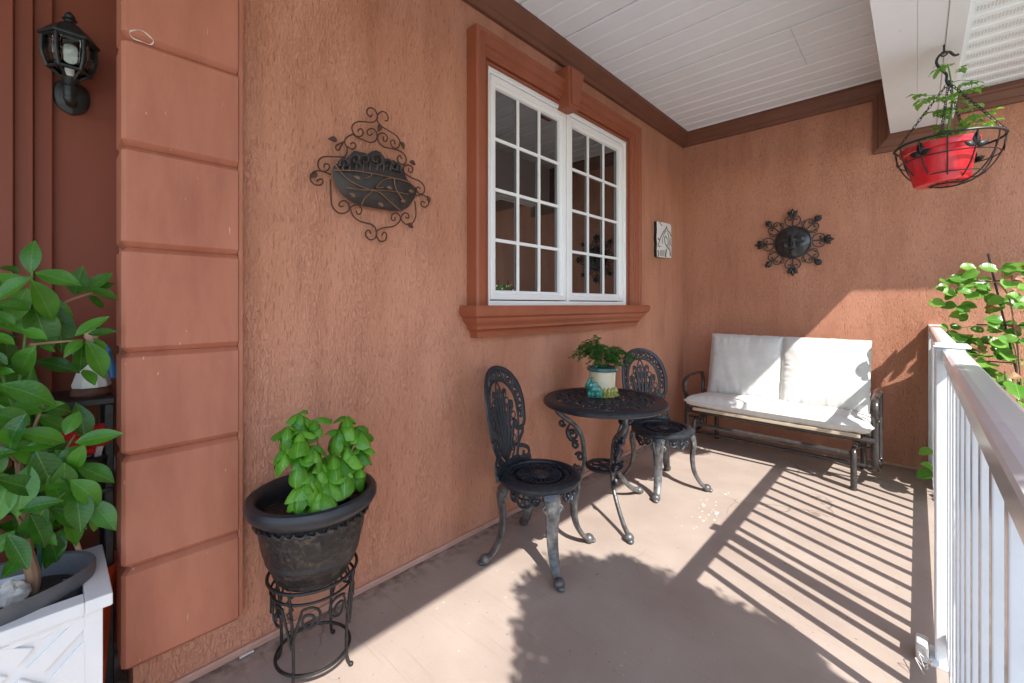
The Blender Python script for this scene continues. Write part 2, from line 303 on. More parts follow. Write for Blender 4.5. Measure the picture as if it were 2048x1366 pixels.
# ------------------------------------------------------------------ mesh helpers
class MB:
    def __init__(s): s.v = []; s.f = []
    def add(s, vs, fs):
        o = len(s.v); s.v += [tuple(p) for p in vs]; s.f += [tuple(i + o for i in f) for f in fs]; return s
    def box(s, x0, x1, y0, y1, z0, z1):
        return s.add([(x0, y0, z0), (x1, y0, z0), (x1, y1, z0), (x0, y1, z0), (x0, y0, z1), (x1, y0, z1), (x1, y1, z1), (x0, y1, z1)],
                     [(0, 3, 2, 1), (4, 5, 6, 7), (0, 1, 5, 4), (1, 2, 6, 5), (2, 3, 7, 6), (3, 0, 4, 7)])
    def tube(s, pts, r, n=8, closed=False, flat=1.0, up=None, caps=True):
        pts = [V(p) for p in pts]; k = len(pts)
        rr = r if callable(r) else (lambda t: r)
        T = []
        for i in range(k):
            a = pts[(i - 1) % k] if (closed or i > 0) else pts[i]
            bb = pts[(i + 1) % k] if (closed or i < k - 1) else pts[i]
            d = bb - a; T.append(d.normalized() if d.length > 1e-9 else V((0, 0, 1)))
        nrm = V(up) if up is not None else (V((0, 0, 1)) if abs(T[0].z) < 0.9 else V((1, 0, 0)))
        vs_ = []; 
        for i in range(k):
            if up is not None: nrm = V(up)
            nrm = nrm - T[i] * nrm.dot(T[i])
            if nrm.length < 1e-6: nrm = T[i].orthogonal()
            nrm.normalize(); bn = T[i].cross(nrm)
            ri = rr(i / (k - 1) if k > 1 else 0)
            for j in range(n):
                a = 2 * PI * j / n
                vs_.append(pts[i] + nrm * (math.cos(a) * ri * flat) + bn * (math.sin(a) * ri))
        fs = []
        for i in range(k if closed else k - 1):
            for j in range(n):
                fs.append((i * n + j, i * n + (j + 1) % n, ((i + 1) % k) * n + (j + 1) % n, ((i + 1) % k) * n + j))
        if caps and not closed:
            fs.append(tuple(range(n - 1, -1, -1))); fs.append(tuple((k - 1) * n + j for j in range(n)))
        return s.add(vs_, fs)
    def lathe(s, prof, n=32, c=(0, 0, 0), sx=1.0, sy=1.0, closed=False, wob=None):
        vs_ = []; k = len(prof)
        for r, z in prof:
            for j in range(n):
                a = 2 * PI * j / n; q = r * (wob(a, z) if wob else 1)
                vs_.append((c[0] + q * sx * math.cos(a), c[1] + q * sy * math.sin(a), c[2] + z))
        fs = []
        for i in range(k if closed else k - 1):
            for j in range(n):
                fs.append((i * n + j, i * n + (j + 1) % n, ((i + 1) % k) * n + (j + 1) % n, ((i + 1) % k) * n + j))
        if not closed:
            if prof[0][0] > 1e-6: fs.append(tuple(range(n - 1, -1, -1)))
            if prof[-1][0] > 1e-6: fs.append(tuple((k - 1) * n + j for j in range(n)))
        return s.add(vs_, fs)
    def ball(s, c, r, nu=12, nv=8, rot=None):
        r = (r, r, r) if isinstance(r, (int, float)) else r
        vs_ = []; c = V(c)
        for i in range(nv + 1):
            th = PI * i / nv
            for j in range(nu):
                a = 2 * PI * j / nu
                p = V((r[0] * math.sin(th) * math.cos(a), r[1] * math.sin(th) * math.sin(a), r[2] * math.cos(th)))
                vs_.append(c + (rot @ p if rot else p))
        fs = [(i * nu + j, (i + 1) * nu + j, (i + 1) * nu + (j + 1) % nu, i * nu + (j + 1) % nu) for i in range(nv) for j in range(nu)]
        return s.add(vs_, fs)
    def ring(s, c, r, t, n=20, m=6, axis='z', flat=1.0):
        pts = []
        for j in range(n):
            a = 2 * PI * j / n; p = (r * math.cos(a), r * math.sin(a))
            pts.append({'z': (c[0] + p[0], c[1] + p[1], c[2]), 'x': (c[0], c[1] + p[0], c[2] + p[1]), 'y': (c[0] + p[0], c[1], c[2] + p[1])}[axis])
        return s.tube(pts, t, m, closed=True, flat=flat, up={'z': (0, 0, 1), 'x': (1, 0, 0), 'y': (0, 1, 0)}[axis])
    def xf(s, mtx, start=0):
        for i in range(start, len(s.v)): s.v[i] = tuple(mtx @ V(s.v[i]))
        return s
    def mesh(s, name, m=None, smooth=True):
        me = bpy.data.meshes.new(name); me.from_pydata(s.v, [], s.f); me.update()
        bm = bmesh.new(); bm.from_mesh(me); bmesh.ops.recalc_face_normals(bm, faces=bm.faces); bm.to_mesh(me); bm.free()
        if m: me.materials.append(MATS[m])
        if smooth:
            for p in me.polygons: p.use_smooth = True
            try: me.set_sharp_from_angle(angle=R(38))
            except Exception: pass
        return me
    def build(s, name, m, parent=None, smooth=True, bevel=0, loc=None, seg=2):
        return obj(name, s.mesh(name, m, smooth), parent, bevel, loc, seg)

def obj(name, me, parent=None, bevel=0, loc=None, seg=2):
    o = bpy.data.objects.new(name, me); col.objects.link(o)
    if parent: o.parent = parent
    if loc is not None: o.location = loc
    if bevel:
        bv = o.modifiers.new('edge', 'BEVEL'); bv.width = bevel; bv.segments = seg; bv.limit_method = 'ANGLE'; bv.angle_limit = R(40)
        bv.harden_normals = False
    return o
def tag(o, label, cat, group=None, kind=None):
    if label: o['label'] = label
    if cat: o['category'] = cat
    if group: o['group'] = group
    if kind: o['kind'] = kind
    return o
def thing(name, label, cat, loc=(0, 0, 0), rz=0, group=None):
    o = bpy.data.objects.new(name, None); col.objects.link(o); o.location = loc; o.rotation_euler = (0, 0, rz)
    o.empty_display_size = 0.1
    return tag(o, label, cat, group)
def dup(root, loc, rz, label):
    r = root.copy(); col.objects.link(r); r.location = loc; r.rotation_euler = (0, 0, rz); r['label'] = label
    for ch in list(root.children):
        c = ch.copy(); col.objects.link(c); c.parent = r
        for gch in ch.children:
            d = gch.copy(); col.objects.link(d); d.parent = c
    return r
def catmull(p, k=6, closed=False):
    p = [V(q) for q in p]; n = len(p); out = []
    for i in range(n if closed else n - 1):
        a, b_, c_, d = (p[(i - 1) % n] if (closed or i > 0) else p[i]), p[i], p[(i + 1) % n], (p[(i + 2) % n] if (closed or i < n - 2) else p[i + 1])
        for j in range(k):
            t = j / k
            out.append(0.5 * ((2 * b_) + (c_ - a) * t + (2 * a - 5 * b_ + 4 * c_ - d) * t * t + (3 * b_ - a - 3 * c_ + d) * t ** 3))
    if not closed: out.append(p[-1])
    return out
def spiral2(c, r0, r1, a0, turns, n=22):
    return [(c[0] + (r0 + (r1 - r0) * i / n) * math.cos(a0 + turns * 2 * PI * i / n), c[1] + (r0 + (r1 - r0) * i / n) * math.sin(a0 + turns * 2 * PI * i / n)) for i in range(n + 1)]
def mould(path, prof, to3, closed=False, cap=True):
    """sweep prof [(offset to the left of the path, depth)] along a mitred 2D path"""
    mb = MB(); p = [V((a[0], a[1])) for a in path]; n = len(p); k = len(prof)
    for i in range(n):
        d0 = (p[i] - p[i - 1]).normalized() if (closed or i > 0) else None
        d1 = (p[(i + 1) % n] - p[i]).normalized() if (closed or i < n - 1) else None
        d0 = d0 or d1; d1 = d1 or d0
        n0 = V((-d0.y, d0.x)); n1 = V((-d1.y, d1.x)); mt = (n0 + n1)
        mt = mt / max(0.2, mt.dot(n0))
        for o, dp in prof:
            q = p[i] + mt * o; mb.v.append(tuple(to3(q.x, q.y, dp)))
    for i in range(n if closed else n - 1):
        for j in range(k - 1):
            a = i * k + j; b_ = ((i + 1) % n) * k + j
            mb.f.append((a, b_, b_ + 1, a + 1))
    if cap and not closed:
        mb.f.append(tuple(range(k))); mb.f.append(tuple((n - 1) * k + j for j in range(k - 1, -1, -1)))
    return mb

# leaves ------------------------------------------------------------
def leaf_mesh(name, m, L, W, fold=0.25, curl=0.3, n=7, pk=0.45, tip=1.0, wave=0.0, cup=0.0, seed=0):
    """blade lying along +X, upper face +Z; 5 points across"""
    rnd = random.Random(seed); vs_ = []; ph = rnd.uniform(0, 6)
    for i in range(n + 1):
        t = i / n
        wd = (math.sin(PI * t ** (math.log(0.5) / math.log(pk)))) ** tip if 0 < t < 1 else 0.0
        wd = max(wd, 0.02) * W / 2
        for j, u in enumerate((-1, -0.55, 0, 0.55, 1)):
            x = L * t - curl * 0.25 * L * t * t
            z = abs(u) * wd * fold - curl * L * t * t * 0.6 - cup * wd * (abs(u) ** 2) + wave * W * math.sin(t * 9 + ph + u * 1.3) * abs(u)
            vs_.append((x, u * wd * (1 - 0.12 * fold), z))
    fs = [(i * 5 + j, (i + 1) * 5 + j, (i + 1) * 5 + j + 1, i * 5 + j + 1) for i in range(n) for j in range(4)]
    mb = MB(); mb.add(vs_, fs)
    me = bpy.data.meshes.new(name); me.from_pydata(mb.v, [], mb.f); me.materials.append(MATS[m])
    for p in me.polygons: p.use_smooth = True
    return me
def orient(pos, d, up, s=1.0):
    d = V(d).normalized(); up = V(up); y = up.cross(d)
    if y.length < 1e-4: y = d.orthogonal()
    y.normalize(); z = d.cross(y)
    m = M.Identity(4)
    for i, c_ in enumerate((d, y, z)):
        for r_ in range(3): m[r_][i] = c_[r_] * s
    m.translation = pos
    return m
def put_leaf(me, parent, pos, d, up, s=1.0, name='leaf'):
    o = bpy.data.objects.new(name, me); col.objects.link(o); o.parent = parent
    o.matrix_local = orient(V(pos) - parent.location, d, up, s)
    return o
rv = lambda a, b_: random.uniform(a, b_)

# ================================================================== SETTING
L = 4.465; CEIL = 2.99
gr = MB().add([(-60, -60, -0.62), (60, -60, -0.62), (60, 60, -0.62), (-60, 60, -0.62)], [(0, 1, 2, 3)]).build('ground', 'lawn', smooth=False); tag(gr, None, None, kind='structure')
dv = MB().box(2.25, 9.0, -30, 3.2, -0.70, -0.60).build('bounce_slab', 'concrete', smooth=False); tag(dv, None, None, kind='structure')  # pale slab added out of view to bounce sunlight onto the ceiling
fl = MB().box(-0.42, 1.98, -2.6, L + 0.02, -0.66, 0.0).build('porch_floor', 'floor_worn', smooth=False, bevel=0.012); tag(fl, None, None, kind='structure')

# ------------------------------------------------------------------ window wall
Y0, Y1, Z0, Z1 = 1.665, 3.255, 1.238, 2.594          # window opening
wallA = thing('window_wall', 'terracotta stucco house wall holding the white gridded window', 'wall', (0, 0.17, 0))
off = -wallA.location
def A(mb): return mb.xf(M.Translation(off))
mb = MB()
ys = [0.175, Y0, Y1, L + 0.01]; zs = [0, Z0, Z1, 3.1]
for i in range(3):
    for k in range(3):
        if i == 1 and k == 1: continue
        a, b_, c_, d = ys[i], ys[i + 1], zs[k], zs[k + 1]
        mb.add([(0, a, c_), (0, b_, c_), (0, b_, d), (0, a, d)], [(0, 1, 2, 3)])
mb.add([(0, 0.175, 0), (0, 0.175, 3.1), (-0.42, 0.175, 3.1), (-0.42, 0.175, 0)], [(0, 1, 2, 3)])
for (a, b_, c_, d) in ((Y0, Y0, Z0, Z1), (Y1, Y1, Z0, Z1)):
    mb.add([(0, a, c_), (0, a, d), (-0.14, a, d), (-0.14, a, c_)], [(0, 1, 2, 3)])
for z in (Z0, Z1): mb.add([(0, Y0, z), (0, Y1, z), (-0.14, Y1, z), (-0.14, Y0, z)], [(0, 1, 2, 3)])
mb.add([(-0.16, 0.175, 0), (-0.16, L, 0), (-0.16, L, Z0 - 0.1), (-0.16, 0.175, Z0 - 0.1)], [(0, 1, 2, 3)])
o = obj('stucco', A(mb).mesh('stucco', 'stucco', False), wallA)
A(MB().box(-0.015, 0.014, 0.178, L, 0.0, 0.028)).build('plinth', 'plinth', wallA, bevel=0.006)
# dark room behind the panes
A(MB().box(-1.6, -0.15, 1.2, 3.7, 0.9, 2.9)).build('room_behind_glass', 'room_dark', wallA, smooth=False)

toA = lambda y, z, d: V((d, y, z)) - wallA.location
win = bpy.data.objects.new('window', None); col.objects.link(win); win.parent = wallA
win['label'] = 'white vinyl window of two gridded casements'
# moulded surround: stepped casing, three sides
casing = [(-0.002, -0.02), (-0.002, 0.024), (0.012, 0.024), (0.013, 0.006), (0.021, 0.006), (0.022, 0.032), (0.036, 0.034), (0.040, 0.046), (0.062, 0.050), (0.066, 0.066), (0.106, 0.070), (0.112, 0.084), (0.128, 0.084), (0.136, 0.076), (0.136, -0.01)]
mould([(Y0, Z0 - 0.005), (Y0, Z1), (Y1, Z1), (Y1, Z0 - 0.005)], casing, toA).build('casing', 'trim_paint', win, smooth=False, bevel=0.003)
# keystone
ks = MB()
for (zz, hw, dp) in ((2.555, 0.060, 0.118), (2.80, 0.104, 0.142)): pass
def frust(mb, yc, z0, z1, w0, w1, d0, d1, xb=0.0):
    return mb.add([(xb, yc - w0, z0), (xb, yc + w0, z0), (d0, yc + w0, z0), (d0, yc - w0, z0), (xb, yc - w1, z1), (xb, yc + w1, z1), (d1, yc + w1, z1), (d1, yc - w1, z1)],
                  [(0, 1, 2, 3), (4, 7, 6, 5), (0, 4, 5, 1), (1, 5, 6, 2), (2, 6, 7, 3), (3, 7, 4, 0)])
frust(ks, 2.385, 2.555, 2.80, 0.054, 0.090, 0.100, 0.116); frust(ks, 2.385, 2.575, 2.79, 0.038, 0.068, 0.112, 0.132, 0.05)
A(ks).build('keystone', 'trim_paint', win, smooth=False, bevel=0.004)
# sill with moulded returns
sp = [(-0.03, 1.245), (0.024, 1.245), (0.03, 1.235), (0.032, 1.215), (0.024, 1.190), (0.006, 1.178), (0.004, 1.164), (-0.004, 1.152), (-0.018, 1.140), (-0.022, 1.128), (-0.022, 1.118), (-0.034, 1.114), (-0.046, 1.096), (-0.050, 1.070), (-0.12, 1.070)]
mb = mould([(1.505, -0.01), (1.505, 0.105), (3.40, 0.105), (3.40, -0.01)], sp, lambda y, x, z: V((max(x, -0.01), y, z)) - wallA.location)
mb.f = mb.f[:-2]
mb.add([toA(1.535, 1.2445, -0.005), toA(3.37, 1.2445, -0.005), toA(3.37, 1.2445, 0.08), toA(1.535, 1.2445, 0.08)], [(0, 1, 2, 3)])
mb.build('sill', 'trim_paint', win, smooth=True, bevel=0)
# white frame and sashes
fp = [(0.0, -0.06), (0.0, 0.012), (-0.018, 0.014), (-0.020, 0.004), (-0.028, 0.004), (-0.028, -0.06)]
fy0, fy1, fz0, fz1 = Y0 + 0.004, Y1 - 0.004, Z0 + 0.006, Z1 - 0.004
ring4 = lambda a, b_, c_, d: [(a, c_), (a, d), (b_, d), (b_, c_)]
mould(ring4(fy0, fy1, fz0, fz1), [(-o_, d) for o_, d in fp] if False else fp, toA, closed=True).build('frame', 'vinyl_white', win, smooth=False, bevel=0.002)
ym = (fy0 + fy1) / 2 - 0.02
A(MB().box(-0.06, 0.011, ym - 0.016, ym + 0.016, fz0 + 0.01, fz1 - 0.01)).build('mullion', 'vinyl_white', win, smooth=False, bevel=0.002)
A(MB().box(-0.075, -0.055, fy0 + 0.01, fy1 - 0.01, fz0 + 0.01, fz1 - 0.01)).build('glazing_backing', 'gasket', win, smooth=False)
for (a, b_) in ((fy0 + 0.032, ym - 0.020), (ym + 0.020, fy1 - 0.032)):
    c_, d = fz0 + 0.034, fz1 - 0.034
    sp2 = [(0.0, -0.05), (0.0, 0.004), (-0.004, 0.008), (-0.032, 0.006), (-0.036, -0.004), (-0.052, -0.008), (-0.056, -0.02), (-0.056, -0.05)]
    mould(ring4(a, b_, c_, d), sp2, toA, closed=True).build('sash', 'vinyl_white', win, smooth=False, bevel=0.0015)
    gy0, gy1, gz0, gz1 = a + 0.054, b_ - 0.054, c_ + 0.054, d - 0.054
    nc, nr = 3, 4; bw = 0.010
    pw = (gy1 - gy0) / nc; ph = (gz1 - gz0) / nr
    pane = MB().box(-0.050, -0.030, 0.0, pw, 0.0, ph).mesh('pane', 'glass_dark', False)
    for i in range(nc):
        for k in range(nr): obj('pane', pane, win, loc=V((0, gy0 + i * pw, gz0 + k * ph)) - wallA.location)
    for i in range(1, nc): A(MB().box(-0.029, -0.016, gy0 + i * pw - bw, gy0 + i * pw + bw, gz0, gz1)).build('muntin', 'vinyl_white', win, smooth=False, bevel=0.003)
    for k in range(1, nr): A(MB().box(-0.0285, -0.0165, gy0, gy1, gz0 + k * ph - bw, gz0 + k * ph + bw)).build('muntin', 'vinyl_white', win, smooth=False, bevel=0.003)
A(MB().box(-0.004, 0.012, fy1 - 0.046, fy1 - 0.034, 1.66, 1.74)).build('latch', 'vinyl_white', win, bevel=0.003)

# crown moulding
crown = [(0.0, -0.01), (0.0, 0.024), (0.014, 0.028), (0.030, 0.032), (0.036, 0.044), (0.052, 0.050), (0.078, 0.064), (0.088, 0.078), (0.098, 0.084), (0.128, 0.084), (0.128, -0.01)]
mould([(L - 0.001, 2.865), (0.30, 2.865)], [(-a, b_) for a, b_ in crown], toA).build('crown_moulding', 'crown_paint', wallA, smooth=False, bevel=0.003)

# ------------------------------------------------------------------ quoined pier
pier = thing('corner_pier', 'terracotta pier of stacked chamfered quoin blocks at the wall corner', 'pier', (0.0, 0.16, 0))
gz = [0.158, 0.454, 0.793, 1.105, 1.423, 1.728, 2.052, 2.37, 2.69, 3.0]
PX, PY0, PY1 = 0.045, 0.144, 0.447
MB().box(-0.10, 0.014, PY0 + 0.03, 0.462, 0.16, 3.0).xf(M.Translation(-pier.location)).build('core', 'quoin_paint', pier, smooth=False, bevel=0.004)
MB().box(0.0, 0.040, PY1 + 0.001, 0.463, 0.162, 3.0).xf(M.Translation(-pier.location)).build('edge_strip', 'quoin_paint', pier, smooth=False, bevel=0.003)
for i in range(len(gz) - 1):
    z0, z1 = gz[i] + (0.0 if i else 0.0), gz[i + 1]; ch = 0.017
    mb = MB(); rings = [(z0, ch), (z0 + ch, 0), (z1 - ch * 0.9, 0), (z1, ch)]
    if i == 0: rings = [(z0 - 0.012, 0.02), (z0 + 0.006, 0), (z1 - ch * 0.9, 0), (z1, ch)]
    for z, q in rings:
        x1, y0 = PX - q, PY0 + q * 0.85; e = 0.010
        mb.v += [(-0.095, y0, z), (x1 - e, y0, z), (x1, y0 + e, z), (x1, PY1, z), (-0.095, PY1, z)]
    for k in range(3):
        for j in range(5): mb.f.append((k * 5 + j, k * 5 + (j + 1) % 5, k * 5 + 5 + (j + 1) % 5, k * 5 + 5 + j))
    mb.f += [tuple(range(4, -1, -1)), tuple(15 + j for j in range(5))]
    o = mb.xf(M.Translation(-pier.location)).build('quoin_block', 'quoin_paint', pier, smooth=False, bevel=0.0018)
    if i == 5:
        c = [V((PX + 0.001, 0.190 + 0.036 * math.cos(t * 2 * PI / 20), 2.033 + 0.017 * math.sin(t * 2 * PI / 20) - 0.25 * 0.036 * math.cos(t * 2 * PI / 20))) - pier.location for t in range(20)]
        # old putty ring left on the paint, bridging the joint
    # nothing else on the block
put = MB()
pts = []
for t in range(22):
    a = t * 2 * PI / 22
    p = on_x(283 + 24 * math.cos(a), 74 + (11 + 2 * math.sin(a * 3)) * math.sin(a) + 9 * math.cos(a), PX - (0.004 if math.sin(a) > -0.2 else 0.0)); pts.append(p - pier.location)
put.tube(pts, lambda t: 0.0013 + 0.0009 * math.sin(t * 23), 6, closed=True, flat=0.6, up=(1, 0, 0)); put.build('putty_mark', 'paint_drip', pier)

# ------------------------------------------------------------------ entry recess
EX = -0.40
ent = thing('entry_wall', 'dark terracotta entry recess wall with stepped door surround', 'wall', (EX, 0.0, 0))
E_ = lambda mb: mb.xf(M.Translation(-ent.location))
E_(MB().box(EX - 0.12, EX, -2.6, 0.18, 0, 3.05)).build('wall_panel', 'entry_paint', ent, smooth=False)
for i, (a, b_, dp) in enumerate(((0.006, -0.038, 0.020), (-0.038, -0.080, 0.040), (-0.080, -0.20, 0.060))):
    E_(MB().box(EX - 0.01, EX + dp, b_ - 0.0004 * i, a, 0, 3.04 - 0.004 * i)).build('surround_step', 'entry_paint', ent, smooth=False, bevel=0.003)
E_(MB().box(EX - 0.06, EX + 0.02, -1.20, -0.20, 0, 2.2)).build('door', 'entry_paint', ent, smooth=False, bevel=0.004)

# ------------------------------------------------------------------ back wall
wallB = thing('back_wall', 'terracotta stucco wall closing the porch behind the bench', 'wall', (0, L, 0))
B_ = lambda mb: mb.xf(M.Translation(-wallB.location))
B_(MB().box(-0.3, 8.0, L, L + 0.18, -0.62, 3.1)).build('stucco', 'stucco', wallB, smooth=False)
B_(MB().box(0.0145, 1.98, L - 0.012, L + 0.01, 0.0, 0.026)).build('plinth', 'plinth', wallB, bevel=0.006)
toB = lambda x, z, d: V((x, L - d, z)) - wallB.location
mould([(0.001, 2.865), (1.508, 2.865), (1.508, 2.438), (1.99, 2.438), (1.99, 2.612), (8.0, 2.612)], crown, toB).build('crown_moulding', 'crown_paint', wallB, smooth=False, bevel=0.003)

# ------------------------------------------------------------------ porch roof: boarded ceiling, boxed beam, vented eave
roof = thing('porch_roof', 'white boarded porch ceiling with boxed beam and vented eave', 'roof', (0.8, 2.0, CEIL))
Rf = lambda mb: mb.xf(M.Translation(-roof.location))
Rf(MB().box(-0.5, 1.62, -2.6, L, CEIL + 0.014, CEIL + 0.03)).build('ceiling_deck', 'gasket', roof, smooth=False)
pb = 0.1445
def board(x0, x1, wv=0.0):
    h = pb / 2; g_ = 0.004; prof = [(-h + g_ * 0.2, 0.012), (-h + g_ * 0.2, 0.007), (-h + 0.009, 0.0), (h - 0.018, 0.0), (h - 0.011, 0.007), (h - 0.0005, 0.007), (h - 0.001, 0.012)]
    mb = MB()
    for x in (x0, x1): mb.v += [(x, p[0], p[1]) for p in prof]
    k = len(prof)
    mb.f = [(j, (j + 1) % k, k + (j + 1) % k, k + j) for j in range(k)] + [tuple(range(k)), tuple(2 * k - 1 - j for j in range(k))]
    return mb
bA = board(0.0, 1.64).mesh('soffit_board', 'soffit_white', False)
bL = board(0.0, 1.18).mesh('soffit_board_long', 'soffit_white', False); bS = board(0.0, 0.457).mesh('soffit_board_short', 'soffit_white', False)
n = 0; y = L - 0.035
while y > -2.5:
    seam = (n % 3 == 2)
    if n in (5, 6, 7, 8):
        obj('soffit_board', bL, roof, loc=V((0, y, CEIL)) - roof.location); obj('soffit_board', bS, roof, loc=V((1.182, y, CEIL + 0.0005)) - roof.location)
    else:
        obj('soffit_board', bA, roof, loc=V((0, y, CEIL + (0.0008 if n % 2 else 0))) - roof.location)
    y -= pb + (0.005 if seam else 0.0006); n += 1
bm_ = bpy.data.objects.new('beam', None); col.objects.link(bm_); bm_.parent = roof
BZ = 2.554
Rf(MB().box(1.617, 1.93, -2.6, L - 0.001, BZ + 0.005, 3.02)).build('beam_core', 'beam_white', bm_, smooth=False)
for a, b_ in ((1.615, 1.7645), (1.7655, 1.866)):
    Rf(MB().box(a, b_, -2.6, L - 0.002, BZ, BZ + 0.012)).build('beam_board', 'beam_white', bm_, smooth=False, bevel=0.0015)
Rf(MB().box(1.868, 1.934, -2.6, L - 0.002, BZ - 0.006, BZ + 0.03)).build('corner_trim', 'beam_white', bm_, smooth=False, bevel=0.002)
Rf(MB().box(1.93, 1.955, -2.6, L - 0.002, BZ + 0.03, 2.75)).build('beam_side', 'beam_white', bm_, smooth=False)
SZ = 2.742; EAVE = 2.46; EY = 3.965
Rf(MB().box(1.95, EAVE, -2.6, L, SZ + 0.013, SZ + 0.03)).build('eave_deck', 'gasket', roof, smooth=False)
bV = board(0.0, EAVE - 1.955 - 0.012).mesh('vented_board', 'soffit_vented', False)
y = L - 0.10
while y > -2.5:
    obj('vented_board', bV, roof, loc=V((1.955, y, SZ)) - roof.location); y -= pb + 0.001
# eave that runs along the back wall
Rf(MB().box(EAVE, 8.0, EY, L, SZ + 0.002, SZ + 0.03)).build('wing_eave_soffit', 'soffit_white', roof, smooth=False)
Rf(MB().box(EAVE - 0.012, EAVE + 0.014, -2.6, EY, SZ - 0.012, SZ + 0.20)).build('fascia', 'vinyl_white', roof, smooth=False, bevel=0.003)
Rf(MB().box(EAVE + 0.014, 8.0, EY - 0.014, EY + 0.012, SZ - 0.012, SZ + 0.20)).build('fascia', 'vinyl_white', roof, smooth=False, bevel=0.003)
Rf(MB().box(-0.6, EAVE, -2.62, L + 0.2, 3.05, 3.25)).build('roof_covering', 'roofing', roof, smooth=False)
Rf(MB().box(EAVE, 8.0, EY, L + 0.2, 2.95, 3.25)).build('roof_covering', 'roofing', roof, smooth=False)

# ------------------------------------------------------------------ railing
rl = thing('porch_railing', 'white aluminium porch railing with square balusters', 'railing', (1.85, 2.14, 0))
Rl = lambda mb: mb.xf(M.Translation(-rl.location))
RX0, RX1, RZ = 1.8265, 1.884, 1.097
PYC = 2.14
def rail_piece(y0, y1, top):
    x0, x1 = RX0, RX1; h = 0.042
    prof = [(x0, top - h), (x0, top - 0.014), (x0 - 0.001, top - 0.012), (x0 - 0.001, top - 0.008), (x0 + 0.002, top - 0.004), (x0 + 0.010, top), (x0 + 0.020, top + 0.001), (x1 - 0.010, top), (x1 - 0.002, top - 0.004), (x1, top - 0.01), (x1, top - h), (x1 - 0.012, top - h - 0.004), (x0 + 0.012, top - h - 0.004)]
    k = len(prof); mb = MB()
    for yy in (y0, y1): mb.v += [(p[0], yy, p[1]) for p in prof]
    mb.f = [(j, (j + 1) % k, k + (j + 1) % k, k + j) for j in range(k)] + [tuple(range(k)), tuple(2 * k - 1 - j for j in range(k))]
    return mb
Rl(rail_piece(PYC + 0.031, L - 0.004, RZ)).build('top_rail', 'rail_white', rl, smooth=False, bevel=0.0015)
Rl(rail_piece(-1.9, PYC - 0.031, RZ)).build('top_rail', 'rail_white', rl, smooth=False, bevel=0.0015)
for a, b_ in ((PYC + 0.031, L - 0.004), (-1.9, PYC - 0.031)):
    Rl(MB().box(RX0 + 0.010, RX1 - 0.010, a, b_, 0.075, 0.115)).build('bottom_rail', 'rail_white', rl, smooth=False, bevel=0.003)
def post(yc, wide=0.0):
    p = Rl(MB().box(1.809, 1.885, yc - 0.031, yc + 0.031, 0.004, RZ + 0.002)).build('post', 'rail_white', rl, smooth=False, bevel=0.006, seg=3)
    mb = MB(); fr = ((1.803, 1.897, 0.040, RZ + 0.003, RZ + 0.012), (1.808, 1.892, 0.035, RZ + 0.012, RZ + 0.018))
    for x0, x1, hy, z0, z1 in fr: mb.box(x0, x1, yc - hy, yc + hy, z0, z1)
    Rl(mb).build('post_cap', 'rail_white', p, smooth=False, bevel=0.004)
    Rl(MB().box(1.795, 1.911, yc - 0.058, yc + 0.058, 0.0, 0.010)).build('base_flange', 'rail_white', p, smooth=False, bevel=0.003)
post(PYC); post(-1.93)
Rl(MB().box(1.824, 1.888, L - 0.03, L, 0.01, RZ + 0.004)).build('wall_post', 'rail_white', rl, smooth=False, bevel=0.004)
bal = MB().box(-0.015, 0.015, -0.0150, 0.0150, 0.11, RZ - 0.042).mesh('baluster', 'rail_white', False)
yb = PYC + 0.143
sp_ = (L - 0.02 - PYC) / 16
for i in range(1, 16): obj('baluster', bal, rl, bevel=0.002, loc=V((1.852, PYC + i * sp_ - 0.036, 0)) - rl.location)
for i in range(1, 28): obj('baluster', bal, rl, bevel=0.002, loc=V((1.852, PYC - i * sp_ + 0.036, 0)) - rl.location)

